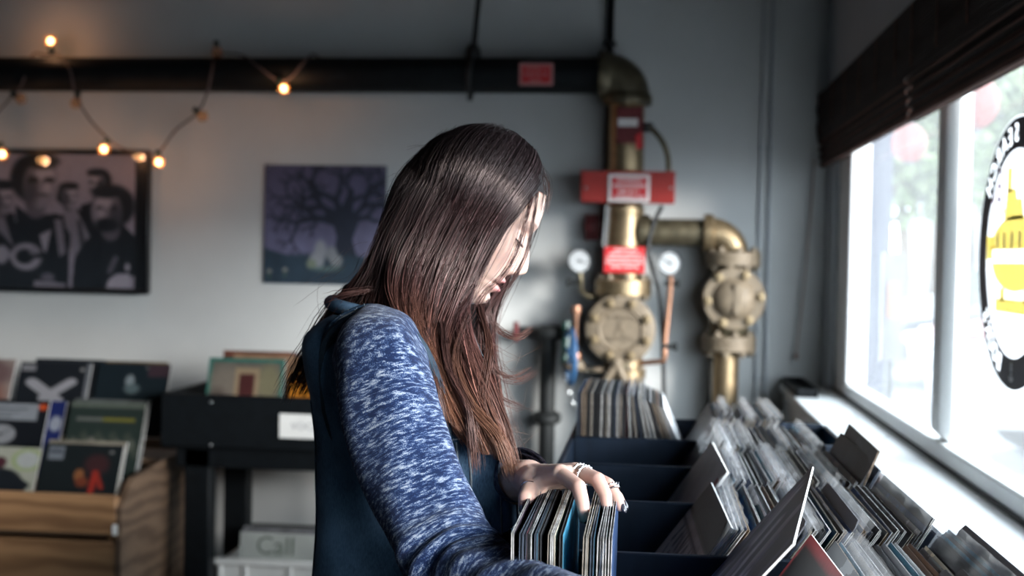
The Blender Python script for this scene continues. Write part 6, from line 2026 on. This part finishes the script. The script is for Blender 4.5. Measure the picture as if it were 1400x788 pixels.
# ------------------------------------------------------------------ hair
KP = 30
def guide(pts): return catmull(np.array([at(*p) for p in pts]), KP)
near = [
    [(739, 241, 1.658), (716, 272, 1.622), (691, 314, 1.603), (670, 350, 1.597), (650, 386, 1.591), (640, 420, 1.575), (652, 470, 1.540), (680, 535, 1.512), (702, 605, 1.505), (710, 648, 1.503)],
    [(736, 235, 1.655), (708, 278, 1.612), (680, 326, 1.598), (654, 370, 1.590), (634, 410, 1.575), (630, 455, 1.540), (650, 515, 1.512), (678, 585, 1.498), (699, 640, 1.497)],
    [(731, 226, 1.655), (700, 275, 1.605), (670, 330, 1.592), (642, 385, 1.582), (621, 436, 1.556), (622, 495, 1.520), (646, 555, 1.500), (674, 622, 1.492)],
    [(720, 213, 1.655), (686, 272, 1.598), (651, 342, 1.585), (622, 408, 1.566), (605, 468, 1.532), (612, 525, 1.505), (634, 575, 1.494), (658, 620, 1.490)],
    [(704, 200, 1.655), (664, 265, 1.592), (624, 345, 1.580), (598, 415, 1.556), (588, 472, 1.522), (598, 522, 1.500), (616, 562, 1.490), (630, 592, 1.487)],
    [(684, 188, 1.658), (636, 255, 1.590), (592, 340, 1.577), (572, 410, 1.550), (570, 462, 1.518), (585, 510, 1.495), (600, 546, 1.487), (608, 572, 1.485)],
    [(664, 180, 1.662), (610, 245, 1.595), (566, 330, 1.582), (548, 398, 1.558), (552, 442, 1.525), (572, 488, 1.498), (588, 525, 1.488), (596, 552, 1.486)],
    [(645, 177, 1.668), (588, 240, 1.605), (545, 325, 1.595), (528, 385, 1.575), (534, 425, 1.545), (554, 462, 1.515), (574, 498, 1.496), (582, 522, 1.492)],
    [(626, 178, 1.675), (570, 240, 1.622), (534, 310, 1.612), (514, 372, 1.605), (484, 415, 1.600), (456, 455, 1.600), (438, 490, 1.602), (428, 525, 1.61)],
    [(606, 184, 1.685), (556, 238, 1.645), (529, 300, 1.635), (508, 360, 1.630), (470, 408, 1.628), (438, 455, 1.630), (418, 500, 1.635), (398, 538, 1.64)],
    [(590, 193, 1.700), (546, 240, 1.675), (525, 295, 1.670), (510, 345, 1.668), (482, 390, 1.668), (448, 430, 1.668), (424, 475, 1.668), (404, 522, 1.67)],
]
far = [
    [(742, 246, 1.672), (738, 275, 1.705), (722, 325, 1.725), (700, 385, 1.735), (680, 440, 1.728), (684, 500, 1.700), (694, 570, 1.670), (704, 640, 1.650)],
    [(736, 232, 1.680), (715, 285, 1.730), (690, 350, 1.750), (668, 420, 1.745), (660, 480, 1.720), (672, 550, 1.685), (690, 625, 1.66)],
    [(706, 204, 1.690), (668, 265, 1.745), (635, 345, 1.762), (614, 420, 1.760), (610, 480, 1.75), (625, 540, 1.735)],
    [(664, 184, 1.690), (615, 250, 1.745), (580, 335, 1.760), (560, 405, 1.760), (540, 450, 1.76), (520, 490, 1.75)],
    [(620, 184, 1.690), (566, 248, 1.725), (538, 315, 1.732), (512, 375, 1.735), (474, 425, 1.735), (446, 470, 1.72)],
    [(592, 194, 1.702), (547, 242, 1.695), (526, 298, 1.695), (508, 352, 1.695), (474, 398, 1.695), (440, 445, 1.695), (420, 490, 1.69)],
]
def sheet(gs, n=80):
    A = np.array([guide(p) for p in gs])
    return np.stack([catmull(A[:, k], n, False) for k in range(KP)], 1)      # (n, KP, 3)
SN, SF = sheet(near), sheet(far)
def sheet_normals(S, toward):
    du = np.gradient(S, axis=0); dv = np.gradient(S, axis=1)
    n_ = np.cross(du, dv); n_ /= np.maximum(np.linalg.norm(n_, axis=2)[..., None], 1e-9)
    return n_ * np.sign((n_ * toward).sum(-1))[..., None]
NN = sheet_normals(SN, V(0, -1, .15)); NF = sheet_normals(SF, V(0, 1, .15))
def sample(S, u, v):
    n, k = S.shape[:2]
    x = np.clip(u * (n - 1), 0, n - 1.001); y = np.clip(v * (k - 1), 0, k - 1.001)
    i, j = x.astype(int), y.astype(int); a, b = (x - i)[..., None], (y - j)[..., None]
    return S[i, j] * (1 - a) * (1 - b) + S[i + 1, j] * a * (1 - b) + S[i, j + 1] * (1 - a) * b + S[i + 1, j + 1] * a * b
CLUMP = []
def strands(S, NS, count, depth, seed, K=26, spread=1.0, fly=0.0, ulo=0.0, uhi=1.0, lift=0.0, lenlo=.72):
    r = np.random.default_rng(seed)
    nc = max(count // 26, 4)
    cu_, cd_ = r.uniform(ulo, uhi, nc), r.uniform(0, 1, nc) ** 1.4
    ci = r.integers(0, nc, count)
    u0 = np.clip(cu_[ci] + r.normal(0, .030, count), ulo, uhi)
    d0 = np.clip(cd_[ci] + r.normal(0, .16, count), 0, 1)
    ln = np.clip(r.normal(.93, .10, count) * np.clip(r.normal(.97, .06, nc), .8, 1.0)[ci], lenlo, 1.0)
    v = np.linspace(0, 1, K)[None] * ln[:, None]
    cl = np.clip((v - .15) * 1.2, 0, 1) * .72                       # strands draw together towards the ends
    u = u0[:, None] * (1 - cl) + cu_[ci][:, None] * cl
    d = d0[:, None] * (1 - cl) + cd_[ci][:, None] * cl
    ph, fq = r.uniform(0, 6.28, (nc, 3)), r.uniform(3.5, 8, (nc, 3))
    u = u + spread * (.010 + .022 * v) * np.sin(v * fq[ci][:, :1] + ph[ci][:, :1]) * np.clip(v * 1.5, 0, 1)
    p1, f1 = r.uniform(0, 6.28, (count, 1)), r.uniform(4, 11, (count, 1))
    u = u + (.006 + .05 * fly) * np.sin(v * f1 + p1) * v
    P_ = sample(S, np.clip(u, 0, 1), v); n_ = sample(NS, np.clip(u, 0, 1), v)
    out = lift + .0055 * np.sin(v * fq[ci][:, 1:2] + ph[ci][:, 1:2]) * np.clip(v * 2, 0, 1) + (.0015 + .022 * fly) * np.sin(v * f1 * .8 + p1 * 2) * v
    P_ = P_ + n_ * (out - depth * d * np.clip(.25 + v * 2.2, 0, 1))[..., None]
    P_ = P_ + r.normal(0, .0005 + .002 * fly, (count, 1, 3))
    P_ = push_out(P_, (.0125 + lift - .009 * d) * np.ones_like(v))
    if fly: P_ = P_ + np.cumsum(r.normal(0, .0016 * fly, (count, K, 3)), 1)
    CLUMP.append(ci)
    return P_, u, v, d
EC, ER = V(.001, 0, .018), V(.0815, .0785, .0830)
def push_out(P_, extra):
    q = (P_ - HC) @ RH - EC                       # into head space
    extra = extra * np.clip((.085 - q[..., 0]) / .05, .15, 1)
    r_ = np.linalg.norm(q / (ER + extra[..., None]), axis=-1)
    k = np.where((r_ < 1) & (r_ > 1e-6), 1 / np.maximum(r_, 1e-6), 1.0)
    # leave the face free: only points that belong over the skull
    return (q * k[..., None] + EC) @ RH.T + HC
def tubes_obj(name, parts, m, parent, radius):
    V_, F_, C_ = [], [], []
    b = 0
    for P_, rad, colr in parts:
        n, K = P_.shape[:2]
        T_ = np.gradient(P_, axis=1); T_ /= np.maximum(np.linalg.norm(T_, axis=2)[..., None], 1e-9)
        ref = np.tile(V(.35, -.9, .2), (n, K, 1))
        A = np.cross(T_, ref); A /= np.maximum(np.linalg.norm(A, axis=2)[..., None], 1e-9)
        B = np.cross(T_, A)
        taper = np.r_[np.linspace(.8, 1, 4), np.ones(K - 9), np.linspace(1, .25, 5)] if K > 9 else np.ones(K)
        R_ = (rad[:, None] * taper[None])[..., None]
        ring = np.stack([P_ + (A * cos(a) + B * sin(a)) * R_ for a in (0, 2.094, 4.189)], 2)     # n,K,3,3
        V_.append(ring.reshape(-1, 3)); C_.append(np.repeat(colr.reshape(-1, 3), 3, 0))
        i = np.arange(n)[:, None, None] * K * 3 + np.arange(K - 1)[None, :, None] * 3
        q = np.arange(3)[None, None]; q2 = (q + 1) % 3
        f = np.stack([i + q, i + q2, i + 3 + q2, i + 3 + q], -1).reshape(-1, 4) + b
        F_.append(f); b += n * K * 3
    v = np.vstack(V_) - WLOC[parent.name]; f = np.vstack(F_)
    me = bpy.data.meshes.new(name)
    me.vertices.add(len(v)); me.vertices.foreach_set('co', v.ravel())
    me.loops.add(f.size); me.loops.foreach_set('vertex_index', f.ravel().astype(np.int32))
    me.polygons.add(len(f)); me.polygons.foreach_set('loop_start', np.arange(0, f.size, 4, dtype=np.int32))
    me.polygons.foreach_set('use_smooth', np.ones(len(f), bool))
    me.update(calc_edges=True); me.validate()
    me.materials.append(m)
    o = bpy.data.objects.new(name, me); COL.objects.link(o); o.parent = parent; WLOC[o.name] = WLOC[parent.name]
    set_colors(o, np.vstack(C_))
    return o
def hair_mat(name):
    m, nt, bs, out = nodes_of(name)
    a = nt.nodes.new('ShaderNodeAttribute'); a.attribute_name = 'Col'
    nt.links.new(a.outputs['Color'], bs.inputs['Base Color'])
    bs.inputs['Roughness'].default_value = .32
    bs.inputs['Specular IOR Level'].default_value = .6
    bs.inputs['Specular Tint'].default_value = (.9, .72, .68, 1)
    n = noise(nt, 300, 2); 
    MT[name] = m
hair_mat('hair_strands')
def hair_color(u, v, d, seed, front=1.0):
    r = np.random.default_rng(seed)
    root, mid, tip = np.array([.016, .011, .012]), np.array([.078, .036, .034]), np.array([.30, .13, .066])
    f = np.clip((v - .16) / .42, 0, 1)[..., None]; h = np.clip((v - .56) / .40, 0, 1)[..., None]
    fr_ = np.clip((.72 - u) / .22, 0, 1)[..., None]                    # the locks at the back stay dark
    cf = r.uniform(.25, 1.15, 4000)[CLUMP[-1]][:, None, None]; h = np.clip(h * cf, 0, 1)
    c_ = root * (1 - f) + mid * f
    c_ = c_ * (1 - h * (.25 + .75 * fr_)) + tip * h * (.25 + .75 * fr_)
    c_ = c_ * (.45 + .55 * fr_)
    c_ = c_ * r.lognormal(-.12, .62, (len(u), 1, 1))
    return c_
parts = []
for (S, NS, cnt_, dep, sd, kw) in ((SN, NN, 7000, .026, 21, dict(K=24)), (SF, NF, 1100, .02, 22, dict(K=20)), (SN, NN, 900, .004, 23, dict(lift=.0015)), (SN, NN, 260, .004, 24, dict(fly=.55, lift=.003)), (SF, NF, 90, .004, 25, dict(fly=.6, lift=.003))):
    P_, u, v, d = strands(S, NS, cnt_, dep, sd, **kw)
    rad = np.random.default_rng(sd).uniform(.00034, .00068, len(P_)) * (.45 if kw.get('fly') else 1)
    parts.append((P_, rad, hair_color(u, v, d, sd)))
# locks blowing forward below the chin, wisps at the nape and crown
def lock(pts, n, rad_, sp, seed, colr):
    r = np.random.default_rng(seed); c_ = catmull(np.array([at(*p) for p in pts]), 24)
    off = r.normal(0, 1, (n, 1, 3)) * sp * np.linspace(.5, 1.0, 24)[None, :, None]
    off = off + np.cumsum(r.normal(0, sp * .10, (n, 24, 3)), 1)
    P_ = c_[None] + off
    k = np.linspace(0, 1, 24)[None, :, None]
    C_ = (np.array(colr[0]) * (1 - k) + np.array(colr[1]) * k) * r.uniform(.6, 1.4, (n, 1, 1))
    parts.append((P_, r.uniform(.6, 1.1, n) * rad_, C_))
BR_ = ((.06, .03, .028), (.15, .07, .055))
lock([(668, 410, 1.60), (672, 436, 1.60), (688, 455, 1.60), (708, 461, 1.60), (727, 449, 1.605)], 22, .00035, .0034, 31, BR_)
lock([(662, 440, 1.59), (664, 480, 1.585), (684, 512, 1.585), (708, 518, 1.59), (729, 507, 1.595)], 26, .00035, .0036, 32, BR_)
lock([(650, 470, 1.58), (662, 520, 1.575), (688, 548, 1.575), (712, 556, 1.58)], 14, .00035, .0034, 33, BR_)
lock([(610, 470, 1.545), (600, 520, 1.53), (622, 566, 1.53), (650, 590, 1.535), (680, 600, 1.55)], 60, .0006, .0035, 34, ((.07, .035, .033), (.20, .10, .07)))
lock([(585, 450, 1.525), (580, 500, 1.500), (598, 560, 1.487), (612, 612, 1.482)], 50, .00045, .0035, 41, ((.04, .02, .02), (.10, .05, .042)))
lock([(605, 440, 1.535), (612, 500, 1.505), (640, 560, 1.488), (650, 640, 1.484)], 60, .00045, .004, 42, ((.05, .025, .023), (.15, .07, .055)))
lock([(640, 430, 1.555), (622, 490, 1.515), (640, 550, 1.495), (682, 600, 1.488), (700, 652, 1.49)], 70, .00045, .0045, 43, ((.06, .028, .025), (.26, .12, .07)))
lock([(655, 420, 1.57), (668, 480, 1.53), (660, 550, 1.50), (688, 612, 1.49)], 60, .00045, .004, 44, ((.05, .024, .022), (.20, .09, .06)))
lock([(556, 440, 1.52), (572, 490, 1.497), (596, 530, 1.485), (606, 590, 1.48)], 40, .00045, .003, 45, ((.035, .018, .018), (.09, .045, .038)))
lock([(640, 500, 1.56), (632, 560, 1.54), (650, 610, 1.535), (658, 665, 1.54)], 50, .0005, .003, 35, ((.08, .04, .036), (.17, .08, .06)))
lock([(520, 395, 1.585), (492, 398, 1.575), (470, 402, 1.57), (445, 410, 1.58)], 14, .0003, .004, 36, ((.07, .03, .026), (.09, .04, .034)))
lock([(500, 380, 1.64), (455, 420, 1.64), (420, 480, 1.64), (392, 542, 1.645)], 60, .0006, .006, 37, ((.02, .012, .012), (.03, .018, .016)))
lock([(720, 225, 1.66), (742, 238, 1.65), (748, 262, 1.64), (744, 290, 1.635)], 26, .0003, .0035, 38, ((.05, .03, .028), (.07, .04, .035)))
lock([(739, 240, 1.648), (731, 290, 1.608), (720, 345, 1.600), (700, 385, 1.594), (676, 412, 1.59), (658, 440, 1.585)], 20, .0003, .0022, 39, ((.03, .017, .017), (.11, .055, .05)))
lock([(735, 236, 1.648), (722, 290, 1.603), (706, 345, 1.594), (686, 378, 1.588), (662, 402, 1.585), (640, 440, 1.58)], 24, .0003, .0032, 40, ((.03, .017, .017), (.12, .055, .05)))
for k in range(26):
    a = random.Random(100 + k)
    x0, y0 = a.uniform(580, 735), a.uniform(178, 245)
    x0 = 640 + (k - 13) * 8; y0 = 176 + ((x0 - 650) / 90) ** 2 * 58
    lock([(x0, y0 + 4, 1.665), (x0 + a.uniform(-12, 12), y0 - a.uniform(1, 7), 1.665), (x0 - a.uniform(5, 35), y0 + a.uniform(-4, 14), 1.66)], 2, .00022, .002, 200 + k, ((.05, .03, .03), (.06, .04, .04)))
for k in range(34):
    a = random.Random(300 + k)
    x0, y0 = a.uniform(640, 690), a.uniform(430, 620)
    lock([(x0, y0, 1.57), (x0 + a.uniform(10, 35), y0 + a.uniform(10, 30), 1.57), (x0 + a.uniform(25, 65), y0 + a.uniform(-10, 40), 1.58)], 1, .00022, .002, 400 + k, ((.10, .05, .04), (.16, .09, .06)))
for k in range(24):
    a = random.Random(500 + k)
    x0, y0 = a.uniform(470, 525), a.uniform(330, 410)
    lock([(x0, y0, 1.64), (x0 - a.uniform(15, 40), y0 + a.uniform(5, 40), 1.64), (x0 - a.uniform(35, 75), y0 + a.uniform(30, 90), 1.64)], 1, .00022, .002, 600 + k, ((.03, .02, .02), (.05, .03, .03)))
HAIR = tubes_obj('hair', parts, MT['hair_strands'], per, .0006)
HAIR['kind'] = 'stuff'
# dense under-layer so the scalp never shows
mat('hair_mass', (.012, .0085, .009), .6, var=.4, scale=40, bmp=.6, spec=.3, stretch=(6, 1, .6), dist=.004)
def mass(S, NS, inset, vmax):
    k = int(KP * vmax)
    f = np.clip(np.linspace(0, 1, KP) * 6, .35, 1)[None, :, None]
    return (S - NS * inset * f)[:, :k]
mb = MB(); 
for S_, N2_, ins_, vm_ in ((SN, NN, .018, .70), (SF, NF, .014, .80)):
    g_ = mass(S_, N2_, ins_, vm_); mb.grid(push_out(g_, np.full(g_.shape[:2], .001)))
capg = HG[HG.shape[0] - 66:, :, :]
cap_pts = []
sel = np.zeros(HG.shape[:2], bool)
for i in range(0, HG.shape[0], 2):
    pass
zc_h = HG[..., 2]; xc_h = HG[..., 0]
inside = (zc_h > .055) | ((xc_h < .012) & (zc_h > -.075)) | ((xc_h < .045) & (zc_h > .02))
Hc = (HG * np.array([1.02, 1.02, 1.02]) + V(-.001, 0, .001)) @ RH.T + HC
r_, c_n = HG.shape[:2]
fs = []
for i in range(0, r_ - 1):
    for j in range(c_n):
        j2 = (j + 1) % c_n
        if inside[i, j] and inside[i + 1, j2] and inside[i, j2] and inside[i + 1, j]:
            fs.append((i * c_n + j, i * c_n + j2, (i + 1) * c_n + j2, (i + 1) * c_n + j))
used = sorted({q for f in fs for q in f}); rm = {q: k for k, q in enumerate(used)}
mb.add(Hc.reshape(-1, 3)[used], [tuple(rm[q] for q in f) for f in fs])
build('hair_underlayer', mb, MT['hair_mass'], per, angle=180)
